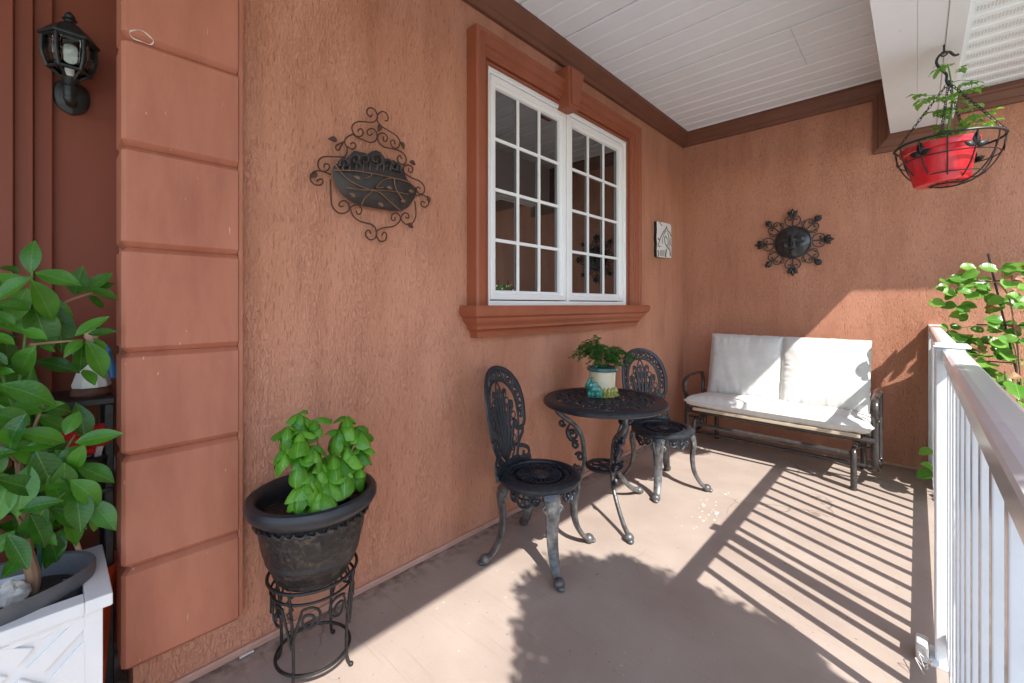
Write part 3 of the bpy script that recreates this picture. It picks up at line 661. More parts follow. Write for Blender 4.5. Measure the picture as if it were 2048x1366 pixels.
# ================================================================== WALL-HUNG THINGS
# ------------------------------------------------------------------ coach lamp in the entry
def lamp():
    base = on_x(143, 196, EX)
    t = thing('wall_lantern', 'black coach lantern with clear glass panes mounted beside the door surround', 'lamp', base)
    # shield-shaped back plate
    prof2 = [(0.0, -0.062), (0.030, -0.046), (0.044, -0.018), (0.046, 0.014), (0.036, 0.040), (0.018, 0.052), (0.0, 0.056)]
    pr = catmull([(y, z, 0) for y, z in prof2], 4); pr = [(p.x, p.y) for p in pr]; out = pr + [(-a, b_) for a, b_ in pr[-2:0:-1]]
    mb = MB(); k = len(out)
    for x, s in ((0.0, 1.0), (0.010, 1.0), (0.016, 0.86), (0.020, 0.5)): mb.v += [(x, a * s, b_ * s) for a, b_ in out]
    for i in range(3):
        for j in range(k): mb.f.append((i * k + j, i * k + (j + 1) % k, (i + 1) * k + (j + 1) % k, (i + 1) * k + j))
    mb.f.append(tuple(3 * k + j for j in range(k)))
    mb.build('back_plate', 'lamp_metal', t)
    ax = 0.105                                   # axis of the lantern in front of the wall
    q = on_x(143, 178, EX + ax) - base; zb = q.z; yb = q.y - 0.004
    top = (on_x(143, 24, EX + ax) - base).z
    H = top - zb
    mb = MB(); mb.tube(catmull([(0.012, 0, -0.012), (0.05, yb * 0.3, -0.034), (ax - 0.02, yb * 0.8, -0.03), (ax, yb, zb - 0.03), (ax, yb, zb + 0.02)], 6), lambda u: 0.013 + 0.003 * math.sin(u * 9), 10)
    mb.ball((ax, yb, zb - 0.032), (0.016, 0.016, 0.02)); mb.build('arm', 'lamp_metal', t)
    mb = MB(); mb.lathe([(0.010, 0), (0.018, 0.006), (0.012, 0.016), (0.020, 0.026), (0.024, 0.034)], 16, (ax, yb, zb)); mb.build('neck', 'lamp_metal', t)
    z1, z2 = zb + 0.056, zb + 0.60 * H
    def hexring(r, z, ph=PI / 6): return [(ax + r * math.cos(ph + i * PI / 3), yb + r * math.sin(ph + i * PI / 3), z) for i in range(6)]
    def bulge(u): return 0.046 + 0.018 * math.sin(min(1, u * 1.08 + 0.12) * PI * 0.62)
    lv = [z1 + (z2 - z1) * i / 5 for i in range(6)]
    # six tapered lower braces, six bars, six bulging panes
    for i in range(6):
        a = PI / 6 + i * PI / 3
        mb = MB(); mb.tube([(ax + 0.020 * math.cos(a), yb + 0.020 * math.sin(a), zb + 0.03), (ax + 0.034 * math.cos(a), yb + 0.034 * math.sin(a), zb + 0.045), (ax + bulge(0) * math.cos(a), yb + bulge(0) * math.sin(a), z1)] , 0.0045, 6)
        mb.tube([(ax + bulge(j / 5) * math.cos(a), yb + bulge(j / 5) * math.sin(a), lv[j]) for j in range(6)], 0.0055, 6); mb.build('corner_bar', 'lamp_metal', t)
        a2 = a + PI / 3; mb = MB(); cols = 2
        for j in range(6):
            for (aa) in (a, a2):
                r = bulge(j / 5) - 0.003; mb.v.append((ax + r * math.cos(aa), yb + r * math.sin(aa), lv[j]))
        mb.f = [(j * 2, j * 2 + 1, j * 2 + 3, j * 2 + 2) for j in range(5)]
        o = mb.build('pane', 'glass_lamp', t); so_ = o.modifiers.new('thickness', 'SOLIDIFY'); so_.thickness = 0.002
    for z, r in ((z1, bulge(0)), (z2, bulge(1))):
        mb = MB(); mb.tube(hexring(r, z), 0.006, 6, closed=True); mb.build('band', 'lamp_metal', t)
    mb = MB(); rings = [(0.074, z2 + 0.000), (0.075, z2 + 0.008), (0.068, z2 + 0.012), (0.060, z2 + 0.024), (0.044, z2 + 0.042), (0.026, z2 + 0.056), (0.014, z2 + 0.064)]
    for r, z in rings: mb.v += hexring(r, z)
    for i in range(len(rings) - 1):
        for j in range(6): mb.f.append((i * 6 + j, i * 6 + (j + 1) % 6, (i + 1) * 6 + (j + 1) % 6, (i + 1) * 6 + j))
    mb.f += [tuple(range(5, -1, -1)), tuple((len(rings) - 1) * 6 + j for j in range(6))]
    mb.build('hood', 'lamp_metal', t, smooth=False, bevel=0.002)
    mb = MB(); zz = z2 + 0.060; hh = top - zz
    mb.lathe([(0.013, 0), (0.013, hh * 0.25), (0.019, hh * 0.32), (0.011, hh * 0.42), (0.014, hh * 0.55), (0.011, hh * 0.75), (0.003, hh * 0.95), (0.0, hh)], 14, (ax, yb, zz)); mb.build('finial', 'lamp_metal', t)
    mb = MB(); mb.lathe([(0.012, 0), (0.012, 0.03), (0.015, 0.034), (0.026, 0.055), (0.030, 0.075), (0.024, 0.098), (0.010, 0.11), (0.0, 0.112)], 18, (ax, yb, z1 - 0.02)); mb.build('bulb', 'bulb_glass', t)
lamp()

# ------------------------------------------------------------------ scrolled wall pocket
def wall_art():
    base = on_x(752, 480, 0.0)
    t = thing('scrolled_wall_plaque', 'rusty wire scroll wall plaque with a dark oval centre and copper vines', 'wall art', base)
    P = lambda x, y, X=0.022: on_x(580 + x / 4.269, 180 + y / 4.269, X) - base
    scr = [
     [(700, 205), (690, 228), (668, 215), (655, 185), (668, 158), (705, 155), (738, 190), (745, 240), (710, 275), (640, 272), (575, 272), (535, 300), (530, 340), (560, 390), (602, 395), (626, 368), (612, 335), (588, 335), (580, 355)],
     [(812, 262), (835, 258), (836, 225), (812, 190), (778, 186), (750, 215), (745, 265), (790, 315), (850, 352), (910, 392), (938, 440), (925, 490), (885, 495), (860, 460), (868, 432), (892, 432), (893, 462)],
     [(530, 372), (570, 402), (640, 432), (690, 448), (735, 428), (742, 370), (712, 332), (672, 336), (658, 365), (680, 388), (702, 372)],
     [(800, 395), (798, 425), (818, 440), (832, 405), (810, 375), (770, 368), (750, 395), (755, 440), (800, 485), (870, 500), (940, 522), (985, 562), (990, 615), (958, 635), (925, 612), (918, 578), (938, 562), (955, 588)],
     [(985, 620), (970, 660), (980, 710), (1040, 750), (1110, 780), (1147, 830), (1140, 880), (1102, 885), (1080, 852), (1090, 828), (1112, 842)],
     [(975, 652), (1010, 640), (1046, 662), (1040, 702), (1014, 692), (1016, 668)],
     [(1080, 902), (1130, 895), (1180, 925), (1182, 978), (1146, 1000), (1118, 976), (1128, 950), (1150, 962)],
     [(1065, 950), (1075, 1060), (1050, 1130), (1000, 1150), (958, 1118), (950, 1080), (978, 1050), (1012, 1062), (1010, 1096), (985, 1084)],
     [(738, 1240), (745, 1200), (800, 1176), (880, 1165), (935, 1122), (940, 1080), (906, 1050), (872, 1066), (866, 1104), (890, 1114), (898, 1085)],
     [(738, 1245), (765, 1288), (812, 1284), (826, 1235), (802, 1214), (784, 1240)],
     [(690, 1228), (680, 1200), (655, 1202), (646, 1240), (680, 1276), (722, 1270), (738, 1235), (728, 1180), (690, 1146), (600, 1122), (540, 1076), (515, 1010), (500, 960)],
     [(515, 1005), (545, 985), (590, 985), (610, 1015), (604, 1052), (578, 1060), (565, 1030)],
     [(345, 760), (350, 900), (360, 990), (410, 1046), (470, 1050), (506, 1016), (490, 962), (450, 945), (420, 970), (430, 996), (456, 990)],
     [(475, 572), (380, 570), (290, 570), (246, 600), (240, 650), (265, 690), (310, 692), (337, 660), (325, 634), (296, 634), (290, 662)],
     [(352, 722), (300, 702), (230, 690), (182, 718), (175, 765), (208, 805), (255, 812), (282, 786), (265, 760), (228, 776)],
     [(540, 375), (492, 400), (465, 440), (488, 500), (480, 550), (458, 578)],
     [(470, 440), (400, 470), (392, 500), (412, 515), (435, 480), (455, 450)],
     [(490, 482), (530, 506), (562, 482), (546, 450), (516, 460)]]
    mb = MB()
    for s_ in scr: mb.tube(catmull([P(x, y, 0.026 + 0.010 * noise.noise((x * .004, y * .004, 0))) for x, y in s_], 5), 0.0032, 6)
    mb.build('scrollwork', 'rust_wire', t)
    for x, y, a in ((372, 425, 175), (1040, 622, 10), (955, 468, 60), (762, 320, 110), (205, 722, 130), (1178, 930, 70), (1020, 1156, 20)):
        me = LEAFART; c_ = P(x, y, 0.032); o = bpy.data.objects.new('metal_leaf', me); col.objects.link(o); o.parent = t
        o.matrix_local = orient(c_ - V((0, 0.016 * math.cos(R(a)), -0.016 * math.sin(R(a)))), (0.15, math.cos(R(a)), -math.sin(R(a))), (1, 0, 0))
    poly = [(365, 680), (372, 740), (395, 820), (440, 890), (510, 945), (600, 985), (720, 1010), (850, 1030), (950, 1035), (1010, 1000), (1060, 930), (1082, 880), (1075, 830), (1040, 800), (1000, 765), (975, 700), (950, 650), (918, 625), (890, 600), (850, 592), (815, 590), (795, 560), (772, 530), (740, 515), (712, 518), (685, 530), (662, 552), (640, 535), (600, 530), (575, 522), (550, 518), (525, 540), (505, 565), (470, 592), (430, 612), (395, 632), (372, 655)]
    cx = sum(p[0] for p in poly) / len(poly); cy = 790
    mb = MB(); k = len(poly); ss = (1.0, 0.97, 0.86, 0.66, 0.40, 0.16)
    for s_ in ss:
        for x, y in poly:
            xx = cx + (x - cx) * s_; yy = cy + (y - cy) * s_
            mb.v.append(P(xx, yy, 0.030 + 0.034 * (1 - s_ ** 3) * (1.0 if yy > 700 else max(0.35, 1 - (700 - yy) / 220))))
    mb.v += [P(x, y, 0.016) for x, y in poly]
    for i in range(len(ss) - 1):
        for j in range(k): mb.f.append((i * k + j, i * k + (j + 1) % k, (i + 1) * k + (j + 1) % k, (i + 1) * k + j))
    b0 = len(ss) * k
    for j in range(k): mb.f.append((j, (j + 1) % k, b0 + (j + 1) % k, b0 + j))
    mb.f += [tuple((len(ss) - 1) * k + j for j in range(k)), tuple(b0 + k - 1 - j for j in range(k))]
    pl = mb.build('oval_plate', 'dark_plate', t)
    # rolled acanthus lobes along its upper edge
    mb = MB()
    for (x, y, r, a0, tr) in ((470, 625, 48, 2.6, 1.3), (560, 595, 58, 2.4, 1.4), (640, 600, 62, 2.0, 1.3), (735, 590, 62, 1.6, -1.4), (825, 635, 55, 1.0, -1.3), (900, 660, 50, 0.8, -1.3)):
        mb.tube([P(px, py, 0.050 + 0.010 * i / 22) for i, (px, py) in enumerate(spiral2((x, y), r, r * 0.15, a0, tr * 0.9))], lambda u: 0.0075 * (1 - 0.5 * u), 6)
    for i in range(9):
        x = 450 + i * 58; mb.tube(catmull([P(x, 690, 0.052), P(x + 5, 640, 0.056), P(x + 14, 590 if 2 < i < 7 else 630, 0.044)], 4), lambda u: 0.008 * (1 - 0.6 * u), 6)
    mb.build('acanthus_lobes', 'dark_plate', pl)
    mb = MB()
    for s_ in ([(372, 682), (560, 690), (700, 712), (880, 750), (1000, 780), (1070, 832)], [(388, 640), (470, 742), (560, 802), (690, 850), (860, 862), (1010, 890)],
               [(480, 832), (600, 850), (750, 868), (850, 950), (945, 1030)], [(735, 832), (790, 772), (880, 748)], [(612, 980), (640, 922), (700, 868)],
               [(890, 750), (900, 830), (940, 900), (965, 940)], [(640, 755), (690, 735), (700, 712)], [(735, 835), (800, 832)]):
        mb.tube(catmull([P(x, y, 0.0735 - 0.000048 * abs(x - 720)) for x, y in s_], 5), 0.0026, 5)
    mb.build('vine_lines', 'copper_line', pl)
    for x, y, a in ((600, 758, 170), (825, 832, 0), (560, 910, 150), (945, 950, 20), (800, 992, 150), (1012, 862, 10)):
        o = bpy.data.objects.new('copper_leaf', LEAFCOP); col.objects.link(o); o.parent = pl
        c_ = P(x, y, 0.0755 - 0.000050 * abs(x - 720))
        o.matrix_local = orient(c_, (0.02, math.cos(R(a)), math.sin(R(a)) * 0.6), (1, 0, 0))
LEAFART = leaf_mesh('metal_leaf', 'rust_wire', 0.042, 0.026, 0.5, 0.3, n=6)
LEAFCOP = leaf_mesh('copper_leaf', 'copper_line', 0.030, 0.017, 0.3, 0.1, n=5)
wall_art()

# ------------------------------------------------------------------ sun face on the back wall
def sun_face():
    c = on_y(1586, 485, L); c.y = L
    t = thing('sun_face_ornament', 'black metal sun face with scrolled rays hung above the bench', 'wall art', c)
    rx, rz = 0.134, 0.140
    def hgt(u, v):
        r = math.hypot(u, v)
        h = 0.042 * math.sqrt(max(0, 1 - r * r)) + 0.012
        G = lambda x, y, sx, sy, a: a * math.exp(-((u - x) / sx) ** 2 - ((v - y) / sy) ** 2)
        h += G(0.0, -0.02, 0.075, 0.24, 0.034) + G(0.0, -0.19, 0.13, 0.09, 0.020)                         # nose
        for s_ in (-1, 1):
            h += G(s_ * 0.24, 0.25 - 0.0, 0.20, 0.050, 0.022) + G(s_ * 0.45, 0.20, 0.14, 0.05, 0.014)      # brows
            h -= G(s_ * 0.30, 0.10, 0.17, 0.08, 0.012); h += G(s_ * 0.30, 0.09, 0.12, 0.045, 0.008)        # sockets, lids
            h += G(s_ * 0.48, -0.22, 0.22, 0.20, 0.012)                                                    # cheeks
        h += G(0, -0.40, 0.20, 0.050, 0.013) + G(0, -0.54, 0.16, 0.055, 0.013) - G(0, -0.47, 0.22, 0.028, 0.010)
        h += G(0, -0.76, 0.16, 0.12, 0.012)
        return h
    mb = MB(); nr, na = 26, 48; mb.v.append((0, -hgt(0, 0), 0))
    for i in range(1, nr + 1):
        for j in range(na):
            a = 2 * PI * j / na; u, v = i / nr * math.cos(a), i / nr * math.sin(a)
            mb.v.append((u * rx, -hgt(u, v), v * rz))
    for j in range(na): mb.f.append((0, 1 + (j + 1) % na, 1 + j))
    for i in range(nr - 1):
        for j in range(na):
            a = 1 + i * na; mb.f.append((a + j, a + (j + 1) % na, a + na + (j + 1) % na, a + na + j))
    mb.build('face', 'sun_metal', t)
    mb = MB(); mb.ring((0, -0.012, 0), 0.136, 0.006, 40, 6, 'y'); mb.build('rim', 'sun_metal', t)
    for k in range(8):
        a = PI / 2 + k * PI / 4; big = k % 2 == 0
        rr = bpy.data.objects.new('ray', None); 
        mb = MB(); D = V((math.cos(a), 0, math.sin(a))); S = V((-math.sin(a), 0, math.cos(a)))
        loc = lambda u, s_, dep=-0.014: D * u + S * s_ + V((0, dep, 0))
        mb.tube([loc(0.13, 0), loc(0.235, 0)], 0.0055, 6)
        for s_ in (-1, 1):
            mb.tube(catmull([loc(0.14, s_ * 0.006), loc(0.155, s_ * 0.042), loc(0.19, s_ * 0.058), loc(0.222, s_ * 0.045), loc(0.225, s_ * 0.018), loc(0.203, s_ * 0.012), loc(0.195, s_ * 0.028), loc(0.208, s_ * 0.034)], 5), 0.0042, 6)
            if not big: mb.tube(catmull([loc(0.135, s_ * 0.03), loc(0.16, s_ * 0.066), loc(0.182, s_ * 0.070), loc(0.188, s_ * 0.052), loc(0.174, s_ * 0.046)], 5), 0.003, 6)
        ro = mb.build('ray', 'sun_metal', t)
        tips = (-38, 0, 38) if big else (-16, 0, 16)
        mb = MB()
        for q in tips:
            d2 = D * math.cos(R(q)) + S * math.sin(R(q)); s2 = V((0, -1, 0)).cross(d2); p0 = loc(0.225, 0, -0.016)
            ln = 0.072 if q == 0 else 0.062; wd = 0.017
            i0 = len(mb.v)
            for u, ww, dep in ((0, 0.2, 0), (0.35, 0.8, 0.010), (0.6, 1.0, 0.012), (0.85, 0.5, 0.008), (1.0, 0.03, 0.0)):
                for e in (-1, 0, 1): mb.v.append(p0 + d2 * (ln * u) + s2 * (wd * ww * e) + V((0, -dep - (0.006 if e == 0 else 0), 0)))
            mb.f += [(i0 + r_ * 3 + e, i0 + r_ * 3 + e + 1, i0 + r_ * 3 + e + 4, i0 + r_ * 3 + e + 3) for r_ in range(4) for e in range(2)]
        o = mb.build('fleur_tip', 'sun_metal', ro); sm = o.modifiers.new('thickness', 'SOLIDIFY'); sm.thickness = 0.004
sun_face()

# ------------------------------------------------------------------ white picture tile
def tile():
    X = 0.034
    P = lambda x, y, X_=X: on_x(1280 + x / 4.654, 380 + y / 4.654, X_)
    base = P(228, 636, 0.0)
    t = thing('picture_tile', 'white stone tile with a black line drawing, hung beside the window', 'wall art', base)
    out = [(160, 290), (178, 293), (200, 300), (215, 299), (240, 306), (270, 312), (288, 322), (294, 345), (292, 400), (296, 470), (293, 520), (295, 560), (292, 600), (292, 634), (270, 632), (240, 632), (205, 628), (180, 625), (163, 620), (160, 560), (163, 500), (158, 440), (162, 370)]
    mb = MB(); k = len(out); A_ = [P(x, y) - base for x, y in out]
    cy = sum(p.y for p in A_) / k; cz = sum(p.z for p in A_) / k
    mb.v += [V((0.002, p.y, p.z)) for p in A_] + [V((p.x - 0.004, p.y, p.z)) for p in A_] + [V((p.x, cy + (p.y - cy) * 0.96, cz + (p.z - cz) * 0.975)) for p in A_]
    for i in range(2):
        for j in range(k): mb.f.append((i * k + j, i * k + (j + 1) % k, (i + 1) * k + (j + 1) % k, (i + 1) * k + j))
    mb.f += [tuple(2 * k + j for j in range(k)), tuple(k - 1 - j for j in range(k))]
    o = mb.build('stone', 'tile_white', t, smooth=False); o.data.materials.append(MATS['ink'])
    for p in o.data.polygons:
        if p.index < k: p.material_index = 1
    mb = MB()
    for s_, r in (([(182, 300), (196, 322), (206, 330)], 3), ([(250, 335), (238, 365), (212, 400), (190, 450), (170, 515), (188, 525)], 4), ([(246, 340), (256, 375), (276, 398), (290, 432)], 4),
                  ([(243, 380), (222, 412), (212, 450), (208, 500)], 3), ([(238, 425), (228, 455), (236, 500), (262, 545), (280, 552)], 4), ([(258, 400), (268, 440), (272, 500), (268, 540)], 4),
                  ([(242, 440), (250, 446)], 5), ([(246, 552), (240, 590), (238, 626)], 7), ([(278, 560), (282, 615)], 6), ([(165, 560), (172, 590), (170, 618)], 6), ([(165, 450), (178, 462)], 5),
                  ([(255, 450), (262, 500), (250, 520)], 3), ([(283, 450), (286, 520)], 3)):
        mb.tube(catmull([P(x, y, X + 0.0005) - base for x, y in s_], 4), r * 0.0015, 6, flat=0.3, up=(1, 0, 0))
    for i in range(6): mb.tube([P(184, 565 + i * 9, X + 0.0005) - base, P(230, 563 + i * 10, X + 0.0005) - base], 0.0021, 5, flat=0.3, up=(1, 0, 0))
    mb.build('ink_drawing', 'ink', t)
tile()

# ================================================================== BISTRO SET
def bistro_chair(name, label, loc, rz):
    t = thing(name, label, 'chair', loc, rz, 'cast iron bistro chairs')
    SZ_ = 0.40
    # seat: heavy rim and pierced radial rosette
    mb = MB(); mb.lathe([(0.158, -0.006), (0.160, 0.006), (0.176, 0.010), (0.196, 0.006), (0.207, -0.004), (0.208, -0.016), (0.200, -0.024), (0.186, -0.020), (0.166, -0.014)], 56, (0, 0, SZ_), closed=True)
    seat = mb.build('seat', 'cast_iron', t)
    mb = MB(); mb.lathe([(0.0, 0.006), (0.026, 0.005), (0.034, -0.002), (0.046, 0.002), (0.052, -0.005), (0.050, -0.012), (0.0, -0.012)], 32, (0, 0, SZ_))
    mb.lathe([(0.0, -0.013), (0.10, -0.015), (0.168, -0.013), (0.168, -0.018), (0.0, -0.019)], 40, (0, 0, SZ_)); mb.ring((0, 0, SZ_ - 0.004), 0.108, 0.005, 44, 6); mb.ring((0, 0, SZ_ - 0.004), 0.136, 0.004, 44, 6)
    for k in range(24):
        a = 2 * PI * k / 24; c_, s_ = math.cos(a), math.sin(a)
        mb.tube([(c_ * 0.045, s_ * 0.045, SZ_ - 0.003), (c_ * 0.085, s_ * 0.085, SZ_ - 0.001), (c_ * 0.112, s_ * 0.112, SZ_ - 0.003)], lambda u: 0.0034 + 0.0040 * u, 6, flat=0.7, up=(0, 0, 1))
        a2 = a + PI / 24; mb.ring((math.cos(a2) * 0.149, math.sin(a2) * 0.149, SZ_ - 0.004), 0.013, 0.0036, 10, 5)
    mb.build('pierced_rosette', 'cast_iron', seat)
    # back: bent and raked pierced panel
    def bk(u, wz, dp=0.0):
        return V((-0.178 + 1.15 * u * u - 0.16 * wz + dp - 0.10 * max(0, wz - .25) ** 2, u, SZ_ + 0.012 + wz))
    back = bpy.data.objects.new('backrest', None); col.objects.link(back); back.parent = t
    def T(mb, p2, r, flat=0.55, k=5, taper=None, dp=0.0):
        mb.tube([bk(q.x, q.y, dp) for q in catmull([(a, b_, 0) for a, b_ in p2], k)], taper or r, 7, flat=flat, up=(1, 0, 0.0))
    mb = MB()
    for s_ in (-1, 1):
        T(mb, [(s_ * 0.118, 0.205), (s_ * 0.112, 0.180), (s_ * 0.132, 0.160), (s_ * 0.160, 0.168), (s_ * 0.176, 0.195), (s_ * 0.182, 0.245), (s_ * 0.184, 0.31), (s_ * 0.168, 0.39), (s_ * 0.125, 0.455), (s_ * 0.065, 0.488), (0, 0.497)], 0.015, 0.5)
    mb.build('outer_frame', 'cast_iron', back)
    mb = MB()
    for s_ in (-1, 1):
        T(mb, [(s_ * 0.082, 0.0), (s_ * 0.100, 0.06), (s_ * 0.122, 0.13), (s_ * 0.136, 0.21), (s_ * 0.136, 0.30), (s_ * 0.115, 0.37), (s_ * 0.065, 0.422), (0, 0.436)], 0.0095, 0.6)
        T(mb, [(s_ * 0.088, 0.02), (s_ * 0.115, 0.085), (s_ * 0.140, 0.118), (s_ * 0.158, 0.145), (s_ * 0.150, 0.165)], 0.013, 0.5)
        # foot volutes that run on to the seat rim
        T(mb, [(s_ * 0.095, 0.085), (s_ * 0.12, 0.07), (s_ * 0.150, 0.062), (s_ * 0.176, 0.045), (s_ * 0.178, 0.015), (s_ * 0.155, 0.004), (s_ * 0.138, 0.020), (s_ * 0.148, 0.036)], 0.012, 0.55)
        T(mb, [(s_ * 0.06, 0.004), (s_ * 0.11, 0.0), (s_ * 0.16, -0.008), (s_ * 0.185, -0.006)], 0.018, 0.45)
    T(mb, [(-0.10, 0.012), (0, 0.006), (0.10, 0.012)], 0.020, 0.5)
    mb.build('inner_frame', 'cast_iron', back)
    mb = MB()
    # rinceau of little rings between the two bands
    path = catmull([(-0.159, 0.215, 0), (-0.161, 0.30, 0), (-0.142, 0.378, 0), (-0.096, 0.437, 0), (0, 0.467, 0), (0.096, 0.437, 0), (0.142, 0.378, 0), (0.161, 0.30, 0), (0.159, 0.215, 0)], 8)
    cum = [0]
    for i in range(1, len(path)): cum.append(cum[-1] + (path[i] - path[i - 1]).length)
    N = 19
    for i in range(N):
        d = cum[-1] * (i + 0.5) / N; j = max(q for q in range(len(cum)) if cum[q] <= d); p = path[j].lerp(path[min(j + 1, len(path) - 1)], (d - cum[j]) / max(1e-6, (cum[min(j + 1, len(cum) - 1)] - cum[j])))
        rr = 0.0175
        mb.tube([bk(p.x + rr * math.cos(2 * PI * q / 12), p.y + rr * math.sin(2 * PI * q / 12)) for q in range(12)], 0.0056, 5, closed=True, flat=0.8, up=(1, 0, 0))
        a = i * 1.3; mb.tube([bk(p.x - rr * math.cos(a), p.y - rr * math.sin(a)), bk(p.x + 0.3 * rr * math.cos(a + 1), p.y + 0.3 * rr * math.sin(a + 1)), bk(p.x + rr * math.cos(a), p.y + rr * math.sin(a))], 0.0062, 5, up=(1, 0, 0))
    mb.build('ring_border', 'cast_iron', back)
    mb = MB()
    # palmette: stem with curling leaves
    T(mb, [(0, 0.01), (0, 0.12), (0, 0.24), (0, 0.39)], 0.010, 0.6, taper=lambda u: 0.017 - 0.007 * u)
    for s_ in (-1, 1):
        T(mb, [(0, 0.05), (s_ * 0.022, 0.16), (s_ * 0.032, 0.27), (s_ * 0.040, 0.36), (s_ * 0.060, 0.378), (s_ * 0.066, 0.355)], 0.009, 0.6, taper=lambda u: 0.0155 - 0.0075 * u)
        T(mb, [(0, 0.04), (s_ * 0.045, 0.13), (s_ * 0.064, 0.22), (s_ * 0.082, 0.30), (s_ * 0.104, 0.306), (s_ * 0.104, 0.280), (s_ * 0.090, 0.276)], 0.009, 0.6, taper=lambda u: 0.0155 - 0.0075 * u)
        T(mb, [(0, 0.03), (s_ * 0.055, 0.09), (s_ * 0.084, 0.16), (s_ * 0.108, 0.205), (s_ * 0.120, 0.185), (s_ * 0.106, 0.170)], 0.009, 0.6, taper=lambda u: 0.0155 - 0.0075 * u)
        T(mb, [(s_ * 0.012, 0.30), (s_ * 0.026, 0.345), (s_ * 0.020, 0.395), (0, 0.43)], 0.006, 0.6)
        T(mb, [(s_ * 0.050, 0.03), (s_ * 0.074, 0.055), (s_ * 0.066, 0.085), (s_ * 0.044, 0.07)], 0.007, 0.6)
    for iw, wz in enumerate((0.075, 0.115, 0.155, 0.195, 0.235, 0.275, 0.315, 0.352)):
        hw = 0.085 + 0.040 * math.sin(min(1.0, wz / 0.26) * PI / 2) - max(0.0, wz - 0.27) * 0.55
        for q in range(-3, 4):
            u = (q + 0.5 * (iw % 2)) * 0.036
            if abs(u) > hw - 0.012: continue
            mb.tube([bk(u + 0.0165 * math.cos(2 * PI * e / 10), wz + 0.019 * math.sin(2 * PI * e / 10), -0.003) for e in range(10)], 0.0044, 5, closed=True, flat=0.8, up=(1, 0, 0))
    mb.build('palmette', 'cast_iron', back)
    # legs and aprons
    for sx in (-1, 1):
        for sy in (-1, 1):
            a = math.atan2(sy * 0.216, sx * 0.198); D = V((math.cos(a), math.sin(a), 0)); S = V((-math.sin(a), math.cos(a), 0))
            Q = lambda r, z: D * r + V((0, 0, z))
            mb = MB()
            pth = catmull([Q(0.165, 0.385), Q(0.192, 0.345), Q(0.200, 0.29), Q(0.192, 0.21), Q(0.205, 0.12), Q(0.240, 0.055), Q(0.272, 0.026)], 6)
            mb.tube(pth, lambda u: 0.046 - 0.034 * u if u < 0.5 else 0.029 - 0.016 * (u - 0.5), 10, flat=0.55, up=D)
            mb.ball(Q(0.283, 0.024), (0.027, 0.027, 0.024), 12, 8); mb.ball(Q(0.302, 0.012), (0.020, 0.016, 0.012), 10, 6)
            for q in range(9):                                   # beaded spine
                p = pth[min(len(pth) - 1, 12 + q * 2)]; mb.ball(p + D * 0.011, (0.006, 0.006, 0.007), 7, 5)
            o = mb.build('leg', 'cast_worn', t)
            # acanthus knee with volutes
            mb = MB()
            for s_ in (-1, 1):
                mb.tube([Q(0.198, 0.315) + S * (s_ * 0.030) + S * x + V((0, 0, z)) for x, z in spiral2((0, 0), 0.026, 0.006, PI / 2, s_ * 1.3)], 0.0075, 6, up=D)
                mb.tube(catmull([Q(0.205, 0.35) + S * (s_ * 0.028), Q(0.212, 0.30) + S * (s_ * 0.020), Q(0.204, 0.24) + S * (s_ * 0.008), Q(0.203, 0.20)], 4), lambda u: 0.010 - 0.006 * u, 6)
            mb.build('knee_scroll', 'cast_worn', o)
    for k in range(4):
        a0 = k * PI / 2; mb = MB()
        for s_ in (-1, 0, 1):
            a = a0 + s_ * 0.30; r = 0.178; zc = 0.335 if s_ == 0 else 0.343; rr = 0.036 if s_ == 0 else 0.024
            mb.tube([(math.cos(a + rr / r * math.cos(q * PI / 8)) * r, math.sin(a + rr / r * math.cos(q * PI / 8)) * r, zc + rr * math.sin(q * PI / 8)) for q in range(16)], 0.0075, 6, closed=True)
            for q in range(5):
                b_ = q * 2 * PI / 5 + 0.3
                mb.tube([(math.cos(a) * r, math.sin(a) * r, zc), (math.cos(a + rr / r * math.cos(b_)) * r, math.sin(a + rr / r * math.cos(b_)) * r, zc + rr * math.sin(b_))], 0.0055, 5)
            mb.ball((math.cos(a) * (r + .004), math.sin(a) * (r + .004), zc), 0.011, 8, 6)
        mb.tube([(math.cos(a0 + q * 0.1) * 0.185, math.sin(a0 + q * 0.1) * 0.185, 0.374) for q in range(-6, 7)], 0.011, 6)
        mb.build('apron', 'cast_iron', t)
    return t
ch = bistro_chair('bistro_chair', 'black cast iron bistro chair standing beside the basil pot', (0.377, 1.682, 0), R(15))
dup(ch, (0.475, 2.90, 0), R(-26), 'black cast iron bistro chair between the round table and the cushioned bench')

